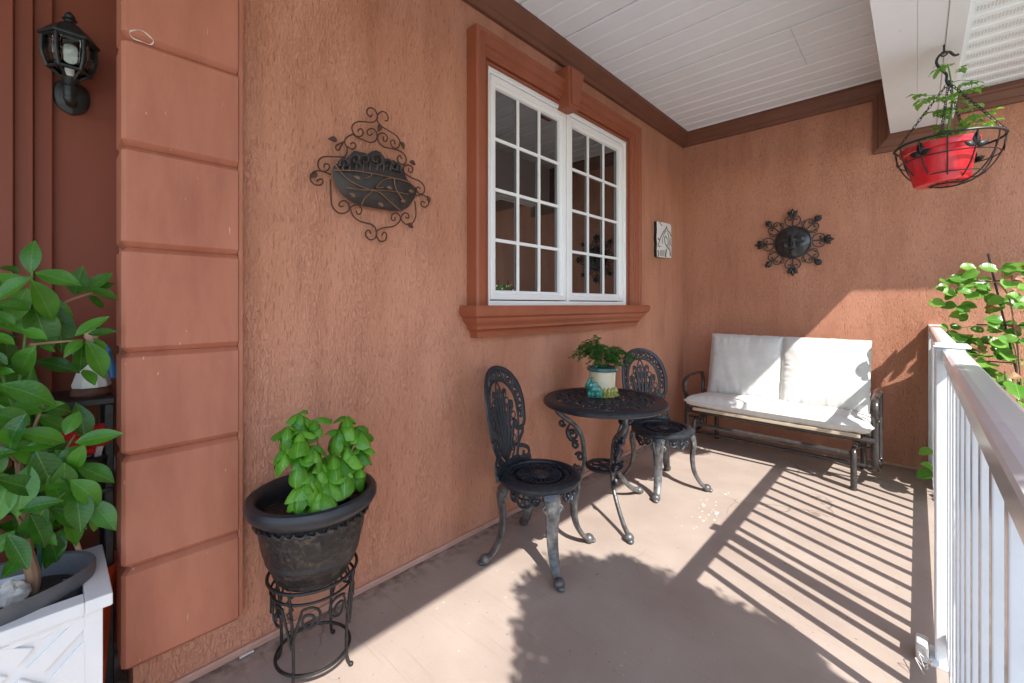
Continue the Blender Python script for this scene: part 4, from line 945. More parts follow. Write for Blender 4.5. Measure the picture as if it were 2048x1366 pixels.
def bistro_table():
    c = V((0.375, 2.305, 0)); H = 0.68
    t = thing('bistro_table', 'round black cast iron bistro table with three scrolled legs', 'table', c)
    mb = MB(); mb.lathe([(0.300, -0.008), (0.302, 0.0), (0.318, 0.004), (0.330, 0.001), (0.350, 0.001), (0.362, -0.003), (0.370, -0.012), (0.370, -0.026), (0.362, -0.034), (0.335, -0.022), (0.306, -0.014)], 72, (0, 0, H), closed=True)
    top = mb.build('table_top', 'cast_iron', t)
    mb = MB(); s = 0.052; zz = H - 0.006
    rnd = random.Random(3)
    for i in range(-7, 8):
        for j in range(-7, 8):
            x, y = (i + 0.5 * (j % 2)) * s, j * s * 0.866
            if math.hypot(x, y) > 0.288: continue
            a = rnd.uniform(0, 6); rr = s * 0.52
            mb.tube([(x + px, y + py, zz + 0.002 * math.sin(q)) for q, (px, py) in enumerate(spiral2((0, 0), rr, rr * 0.25, a, 1.15 * rnd.choice((-1, 1)), 13))], 0.0054, 5, flat=0.75, up=(0, 0, 1))
            for q in range(3):
                b_ = a + q * 2.1; mb.ball((x + rr * 0.9 * math.cos(b_), y + rr * 0.9 * math.sin(b_), zz), (0.010, 0.008, 0.005), 7, 5)
    mb.ring((0, 0, zz), 0.298, 0.006, 60, 6); mb.ring((0, 0, zz), 0.19, 0.005, 50, 6)
    mb.build('pierced_scrollwork', 'cast_iron', top)
    mb = MB(); mb.lathe([(0.085, -0.006), (0.086, 0.006), (0.10, 0.010), (0.112, 0.004), (0.112, -0.008), (0.10, -0.012)], 36, (0, 0, 0.27), closed=True)
    for k in range(6): mb.ring((0.055 * math.cos(k * PI / 3), 0.055 * math.sin(k * PI / 3), 0.27), 0.026, 0.006, 12, 6)
    mb.ball((0, 0, 0.27), (0.03, 0.03, 0.010)); mb.build('lower_shelf', 'cast_iron', t)
    for a in (R(-38), R(82), R(202)):
        D = V((math.cos(a), math.sin(a), 0)); S = V((-math.sin(a), math.cos(a), 0)); Q = lambda r, z: D * r + V((0, 0, z))
        mb = MB()
        mb.tube(catmull([Q(0.300, 0.655), Q(0.312, 0.615), Q(0.285, 0.565), Q(0.225, 0.525), Q(0.165, 0.48), Q(0.135, 0.42), Q(0.125, 0.35), Q(0.120, 0.28), Q(0.140, 0.20), Q(0.205, 0.12), Q(0.285, 0.055), Q(0.345, 0.03)], 5), lambda u: 0.020 - 0.004 * math.sin(u * PI) - 0.003 * u, 9, flat=0.75, up=S)
        mb.ball(Q(0.358, 0.024), (0.026, 0.026, 0.023), 12, 8); mb.ball(Q(0.378, 0.013), (0.018, 0.018, 0.013), 10, 6)
        leg = mb.build('leg', 'cast_worn', t)
        for (r0, z0, rr, tr, a0) in ((0.195, 0.435, 0.034, 1.3, 0.6), (0.175, 0.375, 0.024, -1.2, 2.0), (0.150, 0.305, 0.028, 1.2, 0.3), (0.165, 0.235, 0.022, -1.2, 1.0), (0.262, 0.505, 0.022, 1.1, 3.5), (0.250, 0.615, 0.026, -1.2, 0.4)):
            MB().tube([Q(r0 + x, z0 + z) for x, z in spiral2((0, 0), rr, rr * 0.25, a0, tr)], lambda u: 0.0105 - 0.003 * u, 6, up=S).build('leg_scroll', 'cast_iron', leg)
        mb = MB()
        mb.tube(catmull([Q(0.215, 0.50), Q(0.230, 0.455), Q(0.205, 0.405), Q(0.162, 0.40)], 4), lambda u: 0.006 + 0.008 * math.sin(u * PI), 6)
        mb.build('leg_leaf', 'cast_iron', leg)
    return c, H
TC, TH = bistro_table()

# ------------------------------------------------------------------ elephant planter with fern
def remeshed(mb, name, m, vox, parent=None, smoothit=3, loc=None):
    me = mb.mesh(name + '_blocks', m); o = bpy.data.objects.new(name + '_tmp', me); col.objects.link(o)
    rm = o.modifiers.new('r', 'REMESH'); rm.mode = 'VOXEL'; rm.voxel_size = vox; rm.use_smooth_shade = True
    sm = o.modifiers.new('s', 'SMOOTH'); sm.iterations = smoothit; sm.factor = 0.5
    dg = bpy.context.evaluated_depsgraph_get(); m2 = bpy.data.meshes.new_from_object(o.evaluated_get(dg)); m2.name = name
    bpy.data.objects.remove(o); 
    if not m2.materials: m2.materials.append(MATS[m])
    return obj(name, m2, parent, loc=loc)
def elephant_pot():
    c = on_z(1205, 790, TH); c.z = TH + 0.002
    view = (CAM - c); va = math.atan2(view.y, view.x)
    t = thing('elephant_planter', 'cream glazed flower pot with teal rim and a teal elephant at its foot', 'flower pot', c, va - R(0))
    S = 0.92
    mb = MB(); mb.lathe([(0.0, 0), (0.080 * S, 0.0), (0.084 * S, 0.006), (0.086 * S, 0.05), (0.090 * S, 0.14), (0.090 * S, 0.152), (0.078 * S, 0.152), (0.074 * S, 0.05), (0.0, 0.045)], 40); mb.build('pot_body', 'glaze_cream', t)
    mb = MB(); mb.lathe([(0.086 * S, 0.150), (0.098 * S, 0.152), (0.106 * S, 0.160), (0.106 * S, 0.174), (0.100 * S, 0.178), (0.088 * S, 0.176), (0.082 * S, 0.150)], 40, closed=True); mb.build('pot_rim', 'glaze_rim', t)
    mb = MB(); mb.lathe([(0.0, 0.158), (0.080, 0.160)], 20, (0, 0, 0)); mb.build('soil', 'soil', t)
    mb = MB()
    for k in range(7):
        a = R(-8 + k * 17); mb.ball((math.cos(a) * 0.082, math.sin(a) * 0.082, 0.028), (0.013, 0.013, 0.030), 9, 7); mb.ball((math.cos(a) * 0.088, math.sin(a) * 0.088, 0.004), (0.016, 0.016, 0.007), 8, 5)
    mb.build('bamboo_foot', 'glaze_bamboo', t)
    # elephant sits left of centre as seen from the doorway: local +X faces the viewer, -Y is to the left
    mb = MB(); oy = -0.048; ox = 0.080
    mb.ball((ox, oy, 0.045), (0.030, 0.046, 0.036)); mb.ball((ox + 0.012, oy - 0.028, 0.072), (0.024, 0.026, 0.026))
    for dy in (-0.034, -0.012, 0.018, 0.036): mb.ball((ox + 0.016, oy + dy, 0.018), (0.013, 0.012, 0.022), 9, 7)
    mb.ball((ox + 0.018, oy + 0.004, 0.070), (0.008, 0.022, 0.026), 9, 7); mb.ball((ox + 0.020, oy - 0.044, 0.070), (0.010, 0.014, 0.022), 9, 7)
    mb.tube(catmull([(ox + 0.03, oy - 0.034, 0.066), (ox + 0.045, oy - 0.040, 0.075), (ox + 0.046, oy - 0.036, 0.100), (ox + 0.030, oy - 0.026, 0.122), (ox + 0.022, oy - 0.012, 0.112)], 5), lambda u: 0.0115 - 0.005 * u, 8)
    remeshed(mb, 'elephant_figure', 'glaze_teal', 0.003, t, 2)
    mb = MB(); mb.ball((0.124, -0.070, 0.080), 0.0045, 8, 6); mb.ball((0.124, -0.094, 0.080), 0.0045, 8, 6); mb.build('elephant_eye', 'tile_white', t)
    # fern
    p = thing('fern_plant', 'small lacy green fern spilling from the elephant planter', 'plant', c + V((0, 0, 0.160)))
    rnd = random.Random(12)
    for k in range(60):
        a = rnd.uniform(0, 2 * PI); reach = rnd.uniform(0.07, 0.20); hh = rnd.uniform(0.06, 0.18) * (1.25 - reach * 2.5)
        right = V((0.73, 0.68, 0)); D = V((math.cos(a), math.sin(a), 0)); bias = D.dot(right)
        if bias < -0.55 and rnd.random() < 0.4: reach *= 1.15; hh *= 1.2
        if bias > 0.5: hh *= 0.75; reach *= 1.1
        pts = catmull([V((0, 0, 0)) + D * 0.02, D * reach * 0.45 + V((0, 0, hh * 0.95 + 0.02)), D * reach * 0.8 + V((0, 0, hh)), D * reach + V((0, 0, hh * 0.72))], 4)
        mb = MB(); mb.tube(pts, 0.0011, 4)
        S_ = V((-D.y, D.x, 0))
        for i, q in enumerate(pts[3:]):
            u = i / (len(pts) - 3); lw = 0.024 * (1 - 0.45 * u)
            for s_ in (-1, 1):
                for e in range(2):
                    d = (S_ * s_ * (0.9 - e * 0.4) + D * (0.2 + 0.5 * e) + V((0, 0, rnd.uniform(-.35, .35)))).normalized(); n_ = V((rnd.uniform(-.5, .5), rnd.uniform(-.5, .5), 1)).normalized(); sd_ = d.cross(n_).normalized()
                    l = lw * rnd.uniform(0.7, 1.2); b0 = len(mb.v); q2 = q + D * rnd.uniform(-.008, .008)
                    mb.v += [tuple(q2), tuple(q2 + d * l * 0.45 + sd_ * l * 0.33), tuple(q2 + d * l * 0.95 + sd_ * l * 0.22 + n_ * -0.002), tuple(q2 + d * l), tuple(q2 + d * l * 0.9 - sd_ * l * 0.25), tuple(q2 + d * l * 0.45 - sd_ * l * 0.33)]
                    mb.f += [(b0, b0 + 1, b0 + 2, b0 + 3), (b0, b0 + 3, b0 + 4, b0 + 5)]
        me = bpy.data.meshes.new('frond'); me.from_pydata(mb.v, [], mb.f); me.materials.append(MATS['leaf_fern']); obj('frond', me, p)
elephant_pot()

# ================================================================== GLIDER BENCH
BL = V((0.925, 4.0, 0)); BRZ = R(-1.5)
def glider():
    t = thing('glider_bench', 'dark metal two-seat glider bench against the back wall', 'bench', BL, BRZ)
    W = 0.62
    for s in (-1, 1):
        x = s * (W - 0.085)
        mb = MB()                                             # floor frame: bent tube, front leg - top - rear leg
        mb.tube(catmull([(x, -0.285, 0.0), (x, -0.285, 0.10), (x, -0.285, 0.215), (x, -0.268, 0.255), (x, -0.22, 0.268), (x, 0.0, 0.268), (x, 0.20, 0.262), (x, 0.235, 0.24), (x, 0.245, 0.20), (x, 0.245, 0.10), (x, 0.245, 0.0)], 4), 0.0185, 10)
        mb.lathe([(0.0, 0), (0.021, 0.0), (0.021, 0.012), (0.0, 0.014)], 12, (x, -0.285, 0)); mb.lathe([(0.0, 0), (0.021, 0.0), (0.021, 0.012), (0.0, 0.014)], 12, (x, 0.245, 0))
        mb.build('floor_frame', 'glider_metal', t)
        xo = s * (W + 0.018)
        mb = MB()                                             # swinging side frame with its curled arm
        mb.tube(catmull([(xo, 0.17, 0.62), (xo, 0.04, 0.625), (xo, -0.10, 0.622), (xo, -0.20, 0.60), (xo, -0.235, 0.555), (xo, -0.222, 0.50), (xo, -0.185, 0.44), (xo, -0.178, 0.36), (xo, -0.185, 0.26), (xo, -0.17, 0.15), (xo, -0.10, 0.112), (xo, 0.02, 0.11)], 5), 0.021, 8, flat=0.42, up=None)
        mb.tube(catmull([(xo, 0.02, 0.11), (xo, 0.13, 0.112), (xo, 0.165, 0.15), (xo, 0.17, 0.30), (xo, 0.182, 0.45), (xo, 0.19, 0.55), (xo, 0.165, 0.62)], 5), 0.016, 8)
        mb.tube(catmull([(xo, 0.185, 0.44), (s * 0.56, 0.21, 0.46), (s * 0.535, 0.23, 0.60), (s * 0.53, 0.27, 0.90)], 5), 0.014, 8)
        mb.build('arm_frame', 'glider_metal', t)
        for yy in (-0.14, 0.13):                              # glide links
            mb = MB(); mb.tube([(s * (W - 0.035), yy, 0.262), (s * (W - 0.030), yy + 0.012, 0.118)], 0.009, 6, flat=0.5); mb.tube([(s * (W - 0.085), yy, 0.262), (xo, yy, 0.262)], 0.007, 6); mb.tube([(s * (W - 0.04), yy + 0.012, 0.118), (xo, yy + 0.012, 0.118)], 0.007, 6); mb.build('glide_link', 'glider_metal', t)
        mb = MB(); mb.tube([(s * (W - 0.02), -0.17, 0.335), (s * (W - 0.02), 0.18, 0.325)], 0.016, 8); mb.build('seat_side_rail', 'glider_metal', t)
    for (yy, zz, r, w_, nm) in ((-0.205, 0.330, 0.019, W + 0.02, 'seat_front_rail'), (0.19, 0.335, 0.017, W + 0.02, 'seat_back_rail'), (-0.262, 0.235, 0.017, W - 0.085, 'front_cross_bar'), (0.242, 0.225, 0.017, W - 0.085, 'rear_cross_bar'), (0.275, 0.890, 0.015, 0.53, 'back_top_rail'), (-0.06, 0.112, 0.013, W + 0.02, 'lower_tie'), (0.195, 0.44, 0.014, W + 0.02, 'back_low_rail')):
        mb = MB(); mb.tube([(-w_, yy, zz), (w_, yy, zz)], r, 10); mb.build(nm, 'glider_metal', t)
    for i in range(5):
        xx = -W + 0.14 + i * (2 * W - 0.28) / 4; mb = MB(); mb.box(xx - 0.02, xx + 0.02, -0.20, 0.19, 0.346, 0.351); mb.build('seat_strap', 'cushion_edge', t)
    mb = MB(); mb.box(-W + 0.055, W - 0.055, -0.240, -0.222, 0.342, 0.368); mb.build('seat_sling', 'cushion_edge', t, bevel=0.004)
    return t
glider()

def cushion(name, label, w_, d, h, frame, seed, group, cat='cushion'):
    """box cushion, local x across, y up the panel, z its thickness; stuffed, with puckered seams"""
    rnd = random.Random(seed); nx, ny = 64, 48; mb = MB(); o1 = rnd.uniform(0, 50)
    def surf(u, v, side):
        x, y = (u - 0.5), (v - 0.5); e = min(0.5 - abs(x), (0.5 - abs(y)) * d / w_) * w_
        edge = 1 - math.exp(-max(0, e) / 0.018)
        puff = (1 - (2 * abs(x)) ** 4) * (1 - (2 * abs(y)) ** 4)
        z = h * 0.36 * edge + h * 0.20 * puff
        k = math.exp(-max(0, e) / 0.05) * edge
        if 0.5 - abs(x) < (0.5 - abs(y)) * d / w_: ph = y * d * 120 + noise.noise((y * 7, o1, 0)) * 6
        else: ph = x * w_ * 95 + noise.noise((x * 7, o1, 3)) * 6
        z += k * 0.0095 * math.sin(ph) * (0.4 + noise.noise((x * 9, y * 9, o1)) * 1.3)
        z += 0.006 * noise.noise((x * 3.2, y * 3.2, o1 + 9)) * edge
        z += 0.004 * noise.noise((x * 9 + y * 3, y * 2.2, o1 + 5)) * edge
        jig = 0.004 * noise.noise((x * 14, y * 14, o1 + 2))
        return V((x * w_ + jig, y * d + jig, z * side))
    for side in (1, -1):
        for i in range(nx + 1):
            for j in range(ny + 1): mb.v.append(surf(i / nx, j / ny, side))
    K = (nx + 1) * (ny + 1)
    for s_ in range(2):
        for i in range(nx):
            for j in range(ny):
                a = s_ * K + i * (ny + 1) + j; mb.f.append((a, a + ny + 1, a + ny + 2, a + 1))
    # seam wall
    ed = [(i, 0) for i in range(nx)] + [(nx, j) for j in range(ny)] + [(i, ny) for i in range(nx, 0, -1)] + [(0, j) for j in range(ny, 0, -1)]
    idx = lambda q, s_: s_ * K + q[0] * (ny + 1) + q[1]
    for a, b_ in zip(ed, ed[1:] + ed[:1]): mb.f.append((idx(a, 0), idx(b_, 0), idx(b_, 1), idx(a, 1)))
    o = thing(name, label, cat, frame.translation, 0, group)
    o.matrix_world = frame
    c_ = mb.build('cover', 'cushion', o)
    pp = [surf(a[0] / nx, a[1] / ny, 0) for a in ed]
    MB().tube([(p.x, p.y, 0) for p in pp], 0.0045, 5, closed=True).build('piping', 'cushion', o)
    return o
Bm = M.Translation(BL) @ M.Rotation(BRZ, 4, 'Z')
cushion('seat_cushion', 'long cream seat cushion spanning the glider bench', 1.26, 0.47, 0.125, Bm @ M.Translation((0, -0.020, 0.405)) @ M.Rotation(R(-4), 4, 'X'), 4, 'glider bench cushions')
rk = R(90 - 14)
for s, lb in ((-1, 'cream back cushion on the glider bench next to the corner of the walls'), (1, 'cream back cushion on the glider bench next to the railing')):
    cushion('back_cushion', lb, 0.575, 0.56, 0.105, Bm @ M.Translation((s * 0.290, 0.205, 0.700)) @ M.Rotation(rk, 4, 'X'), 5 + s, 'glider bench cushions')

# ================================================================== BASIL
SC = V((0.228, 0.628, 0))
def basil():
    t = thing('plant_stand', 'black wrought iron plant stand with rings and scrolls under the basil pot', 'plant stand', SC)
    for z, r, th, nm in ((0.332, 0.142, 0.0055, 'top_ring'), (0.292, 0.132, 0.0045, 'middle_ring'), (0.055, 0.118, 0.0055, 'floor_ring')):
        MB().ring((0, 0, z), r, th, 48, 8).build(nm, 'black_iron', t)
    for k in range(4):
        a = R(38 + k * 90); D = V((math.cos(a), math.sin(a), 0)); S = V((-math.sin(a), math.cos(a), 0)); Q = lambda r, z: D * r + V((0, 0, z))
        mb = MB(); mb.tube(catmull([Q(0.142, 0.336), Q(0.138, 0.30), Q(0.124, 0.20), Q(0.118, 0.08), Q(0.122, 0.03), Q(0.132, 0.006)], 5), 0.0052, 8); mb.ball(Q(0.135, 0.008), (0.009, 0.009, 0.008), 8, 6)
        mb.build('leg', 'black_iron', t)
        mb = MB()
        for s_ in (-1, 1):
            def arc(off, z): 
                b_ = a + s_ * off; return V((math.cos(b_) * 0.130, math.sin(b_) * 0.130, z))
            p2 = [(0.0, 0.15), (0.10, 0.20), (0.24, 0.262)] + [(0.42 + 0.26 * math.cos(q), 0.245 + 0.033 * math.sin(q)) for q in (2.2, 1.3, 0.4, -0.6, -1.6)] + [(0.40 + 0.14 * math.cos(q), 0.238 + 0.018 * math.sin(q)) for q in (3.4, 2.2, 1.0, 0.0, -1.0)]
            mb.tube(catmull([arc(*q) for q in p2], 4), 0.0042, 6)
        mb.tube([Q(0.137 + 0.004 * math.cos(q * 1.2), 0.335 - q * 0.008) + S * (0.010 * math.sin(q * 1.2)) for q in range(12)], 0.0035, 5)
        mb.build('scroll_panel', 'black_iron', t)
    PZ = 0.318
    p = thing('basil_pot', 'large bronze and black embossed pot with a thick rolled rim', 'flower pot', SC + V((0, 0, PZ)))
    rel = lambda a, z: 1 + 0.012 * noise.noise((math.cos(a) * 4, math.sin(a) * 4, z * 22)) + 0.010 * noise.noise((math.cos(a) * 9, math.sin(a) * 9, z * 40))
    mb = MB(); mb.lathe([(0.0, 0), (0.108, 0.0), (0.112, 0.004), (0.112, 0.018), (0.122, 0.024), (0.132, 0.04), (0.146, 0.075), (0.158, 0.115), (0.166, 0.155), (0.171, 0.195), (0.174, 0.222)], 96, wob=lambda a, z: rel(a, z) if 0.03 < z < 0.215 else 1.0)
    mb.build('pot_body', 'pot_bronze', p)
    mb = MB()
    for k in range(34):
        a = 2 * PI * k / 34; b_ = a + 2 * PI / 34 * 1.25; r = 0.1755
        mb.tube(catmull([(math.cos(a) * r, math.sin(a) * r, 0.204), (math.cos(a + 0.06) * (r + .005), math.sin(a + .06) * (r + .005), 0.215), (math.cos(b_ - .06) * (r + .005), math.sin(b_ - .06) * (r + .005), 0.209), (math.cos(b_) * r, math.sin(b_) * r, 0.220)], 3), 0.0052, 6)
    mb.build('rope_band', 'pot_bronze', p)
    mb = MB(); mb.lathe([(0.172, 0.220), (0.180, 0.228), (0.192, 0.236), (0.203, 0.246), (0.210, 0.260), (0.210, 0.275), (0.203, 0.287), (0.192, 0.291), (0.180, 0.286), (0.172, 0.272), (0.166, 0.22), (0.150, 0.08), (0.10, 0.05), (0.0, 0.05)], 72); mb.build('rolled_rim', 'pot_black', p)
    q = thing('nursery_pot', 'small black plastic nursery pot inside the large bronze pot', 'flower pot', SC + V((0.028, 0.018, PZ + 0.052)))
    mb = MB(); mb.lathe([(0.0, 0), (0.070, 0.0), (0.088, 0.165), (0.096, 0.166), (0.098, 0.180), (0.092, 0.182), (0.086, 0.178), (0.082, 0.150), (0.0, 0.150)], 36); mb.build('pot_shell', 'pot_black', q)
    mb = MB(); mb.lathe([(0.0, 0.158), (0.05, 0.156), (0.083, 0.152)], 20); mb.build('soil', 'soil', q)
    pl = thing('basil_plant', 'bushy bright green basil with puffed drooping leaves', 'plant', SC + V((0.028, 0.018, PZ + 0.20)))
    var = [leaf_mesh('basil_leaf', 'leaf_basil', 0.094, 0.062, 0.05, 0.6 + 0.22 * k, n=9, pk=0.46, tip=0.82, wave=0.04, cup=1.1, seed=k) for k in range(4)]
    rnd = random.Random(21); X = SC.x + 0.04
    right = V((0.73, 0.68, 0)); toc = V((0.68, -0.73, 0))
    shoots = [(598, 835, 0.0), (575, 862, 0.02), (628, 848, 0.02), (602, 872, 0.06), (572, 905, 0.03), (625, 900, 0.07), (598, 925, 0.08), (640, 935, 0.07), (618, 955, 0.09), (692, 842, 0.0), (712, 862, 0.0), (676, 868, 0.02), (718, 902, 0.02), (696, 905, 0.06), (668, 918, 0.05), (690, 945, 0.08), (655, 965, 0.09), (712, 940, 0.04), (605, 978, 0.09), (640, 985, 0.10)]
    base = pl.location
    for (px, py, dx) in shoots:
        tip = on_x(px, py - 8, X + dx * 0.8); root = base + V((rnd.uniform(-.03, .03), rnd.uniform(-.03, .03), -0.01))
        mid = root.lerp(tip, 0.5) + V((rnd.uniform(-.02, .02), rnd.uniform(-.02, .02), 0.01))
        MB().tube([v_ - base for v_ in catmull([root, mid, tip], 6)], lambda u: 0.0032 - 0.0014 * u, 6).build('stem', 'green_stem', pl)
        a0 = rnd.uniform(0, 6)
        for lev, (cnt, sz, dz) in enumerate(((5, 1.0, 0.006), (3, 0.72, 0.0))):
            for k in range(cnt):
                a = a0 + k * 2 * PI / cnt + lev * 0.8 + rnd.uniform(-.3, .3)
                d = V((math.cos(a), math.sin(a), -0.45 + 0.55 * lev + rnd.uniform(-.45, .35)))
                put_leaf(rnd.choice(var), pl, tip + V((0, 0, -0.006 + lev * 0.008)), d, V((0, 0, 1)) + V((math.cos(a), math.sin(a), 0)) * 0.3, rnd.uniform(0.6, 1.1) * sz)
        if rnd.random() < 0.8:
            for k in range(2):
                a = rnd.uniform(0, 6); put_leaf(rnd.choice(var), pl, mid, V((math.cos(a), math.sin(a), -0.1)), (0, 0, 1), rnd.uniform(0.6, 0.95))
basil()

# ================================================================== HANGING BASKET
def hanging():
    hk = on_z(1888, 90, BZ); hk.z = BZ
    ctr = V((hk.x + 0.012, hk.y, 0)); ZT = 2.055
    t = thing('hanging_basket', 'black wire hanging basket with chains hooked to the porch beam', 'basket', (ctr.x, ctr.y, 1.83))
    O = V((ctr.x, ctr.y, 0)); l = lambda p: V(p) + O - t.location
    mb = MB(); mb.tube([l((-0.012, 0, BZ + 0.01)), l((-0.012, 0, BZ - 0.035))], 0.004, 6)
    mb.tube([l((-0.012 + 0.012 * math.cos(q), 0, BZ - 0.044 + 0.012 * math.sin(q))) for q in [i * 2 * PI / 12 for i in range(12)]], 0.0035, 6, closed=True); mb.build('screw_eye', 'black_iron', t)
    Sx = V((0.73, 0.68, 0))
    H2 = lambda u, z: l(Sx * u + V((0, 0, z)))
    mb = MB(); z0 = BZ - 0.046
    mb.tube(catmull([H2(0.055, z0 - 0.006), H2(0.035, z0 - 0.010), H2(0.012, z0 + 0.006), H2(-0.012, z0 + 0.003), H2(-0.040, z0 - 0.012), H2(-0.055, z0 - 0.045), H2(-0.035, z0 - 0.080), H2(-0.005, z0 - 0.105), H2(-0.004, z0 - 0.140), H2(0.012, z0 - 0.158), H2(0.022, z0 - 0.140)], 5), 0.0058, 8); mb.build('hook', 'black_iron', t)
    RT_ = 0.197
    MB().ring(l((0, 0, ZT)), RT_, 0.0055, 56, 8).build('top_ring', 'black_iron', t)
    prof = [(RT_, ZT), (0.190, ZT - 0.05), (0.175, ZT - 0.095), (0.150, ZT - 0.140), (0.115, ZT - 0.178), (0.075, ZT - 0.200), (0.052, ZT - 0.206)]
    mb = MB()
    for (r, z, th) in ((0.180, ZT - 0.082, 0.003), (0.130, ZT - 0.166, 0.003), (0.052, ZT - 0.206, 0.004)): mb.ring(l((0, 0, z)), r, th, 48, 6)
    mb.build('hoop', 'black_iron', t)
    for k in range(12):
        a = k * PI / 6 + R(-2)
        mb = MB(); mb.tube(catmull([l((r * math.cos(a), r * math.sin(a), z)) for r, z in prof], 3), 0.0032, 6); mb.build('rib_wire', 'black_iron', t)
        if k % 2 == 0:                                        # flat three-lobed leaf badge
            mb = MB(); c_ = V((0.186 * math.cos(a), 0.186 * math.sin(a), ZT - 0.072)); T_ = V((-math.sin(a), math.cos(a), 0)); U_ = V((0, 0, 1)); N_ = V((math.cos(a), math.sin(a), 0))
            for q, ln, wd in ((90, 0.062, 0.032), (18, 0.048, 0.029), (162, 0.048, 0.029)):
                d = T_ * math.cos(R(q)) + U_ * math.sin(R(q)); s_ = T_ * -math.sin(R(q)) + U_ * math.cos(R(q)); b0 = len(mb.v)
                for u, ww in ((0, 0.15), (0.25, 0.8), (0.5, 1), (0.78, 0.6), (1, 0.04)):
                    for e in (-1, 1): mb.v.append(tuple(l(c_ + d * (ln * u) + s_ * (wd / 2 * ww * e) + N_ * 0.004)))
                mb.f += [(b0 + i * 2, b0 + i * 2 + 1, b0 + i * 2 + 3, b0 + i * 2 + 2) for i in range(4)]
            o = mb.build('leaf_badge', 'black_iron', t); sm = o.modifiers.new('thickness', 'SOLIDIFY'); sm.thickness = 0.002
    apex = V((0, 0, z0 - 0.146)) + Sx * 0.006
    for a in (R(178), R(262), R(352), R(65)):
        p0 = apex; p1 = V((RT_ * math.cos(a), RT_ * math.sin(a), ZT + 0.006)); d = (p1 - p0); n_ = int(d.length / 0.0165); d.normalize(); s1 = d.orthogonal().normalized(); s2 = d.cross(s1)
        mb = MB()
        for i in range(n_ + 1):
            c_ = p0 + d * (i * (p1 - p0).length / n_); sv = s1 if i % 2 else s2
            mb.tube([l(c_ + d * (0.0115 * math.cos(q)) + sv * (0.0058 * math.sin(q))) for q in [j * 2 * PI / 8 for j in range(8)]], 0.0018, 4, closed=True)
        mb.build('chain', 'black_iron', t)
    pc = V((ctr.x - 0.022, ctr.y - 0.012, ZT - 0.200))
    p = thing('red_pot', 'glossy red plastic pot sitting in the hanging wire basket', 'flower pot', pc); p.rotation_euler = (R(2), R(-3), 0)
    mb = MB(); mb.lathe([(0.0, 0.0), (0.098, 0.0), (0.104, 0.006), (0.132, 0.160), (0.142, 0.162), (0.148, 0.166), (0.148, 0.194), (0.142, 0.196), (0.136, 0.190), (0.128, 0.150), (0.10, 0.02), (0.0, 0.02)], 48); mb.build('pot_shell', 'red_plastic', p)
    mb = MB(); mb.lathe([(0.0, 0.165), (0.129, 0.160)], 28); mb.build('soil', 'soil', p)
    # tomato seedling
    b0 = pc + V((0.0, 0, 0.165)); pl = thing('tomato_seedling', 'leggy pale green tomato seedling growing from the red hanging pot', 'plant', b0)
    var = []
    for k in range(3):
        mb = MB(); rnd = random.Random(k)
        for (sx, sy, ang, sc) in ((0.055, 0, 0, 1.1), (0.030, 0.002, 55, 0.8), (0.030, -0.002, -55, 0.8), (0.010, 0, 75, 0.55), (0.010, 0, -75, 0.55)):
            me = leaf_mesh('x', 'leaf_tomato', 0.056 * sc, 0.036 * sc, 0.3, 0.5, n=5, wave=0.10, seed=k * 7 + int(ang)); st = len(mb.v)
            mb.add([v_.co for v_ in me.vertices], [tuple(p_.vertices) for p_ in me.polygons]); mb.xf(M.Translation((sx * 0.8, sy, 0)) @ M.Rotation(R(ang), 4, 'Z'), st); bpy.data.meshes.remove(me)
        mb.tube([(0, 0, 0), (0.05, 0, 0)], 0.0012, 4)
        me = bpy.data.meshes.new('tomato_leaf'); me.from_pydata(mb.v, [], mb.f); me.materials.append(MATS['leaf_tomato']); var.append(me)
    rnd = random.Random(5); dv = 2.16
    at = lambda px, py, dd=dv: CAM + ray(px, py) * dd
    def bend(pts, r): MB().tube([q - b0 for q in catmull(pts, 6)], lambda u: r * (1 - 0.55 * u), 6).build('stem', 'green_stem', pl)
    root = b0 + V((0.01, 0, 0)); bend([root, at(1900, 235), at(1905, 190), at(1900, 150), at(1895, 128)], 0.0055)
    bend([at(1903, 205), at(1920, 195, 2.10), at(1940, 215, 2.06), at(1958, 245, 2.04)], 0.0028); bend([at(1904, 190), at(1870, 190), at(1835, 192)], 0.002); bend([at(1903, 165), at(1925, 160), at(1945, 165), at(1938, 182)], 0.002)
    bend([root, at(1885, 262), at(1872, 278)], 0.003); bend([root, at(1915, 262), at(1925, 255)], 0.003); bend([root + V((0, 0, .02)), at(1890, 225), at(1880, 222)], 0.002)
    for px, py, n_, sc in ((1895, 128, 4, 0.7), (1918, 140, 2, .6), (1845, 192, 3, 0.8), (1872, 190, 3, 0.8), (1890, 195, 3, 0.8), (1938, 182, 4, 0.9), (1930, 165, 3, 0.8), (1885, 222, 4, 0.9), (1910, 215, 3, 1.0), (1945, 212, 3, 0.9), (1958, 232, 4, 1.0), (1960, 250, 3, 0.9), (1872, 278, 4, 1.0), (1888, 262, 3, 1.0), (1905, 258, 3, 1.0), (1922, 258, 3, 0.9), (1902, 205, 2, 0.9)):
        for k in range(n_):
            a = rnd.uniform(0, 6); put_leaf(rnd.choice(var), pl, at(px + rnd.uniform(-6, 6), py + rnd.uniform(-6, 6), dv + rnd.uniform(-.04, .04)), V((math.cos(a), math.sin(a), rnd.uniform(-.5, .3))), (0, 0, 1), rnd.uniform(0.65, 1.1) * sc)
hanging()

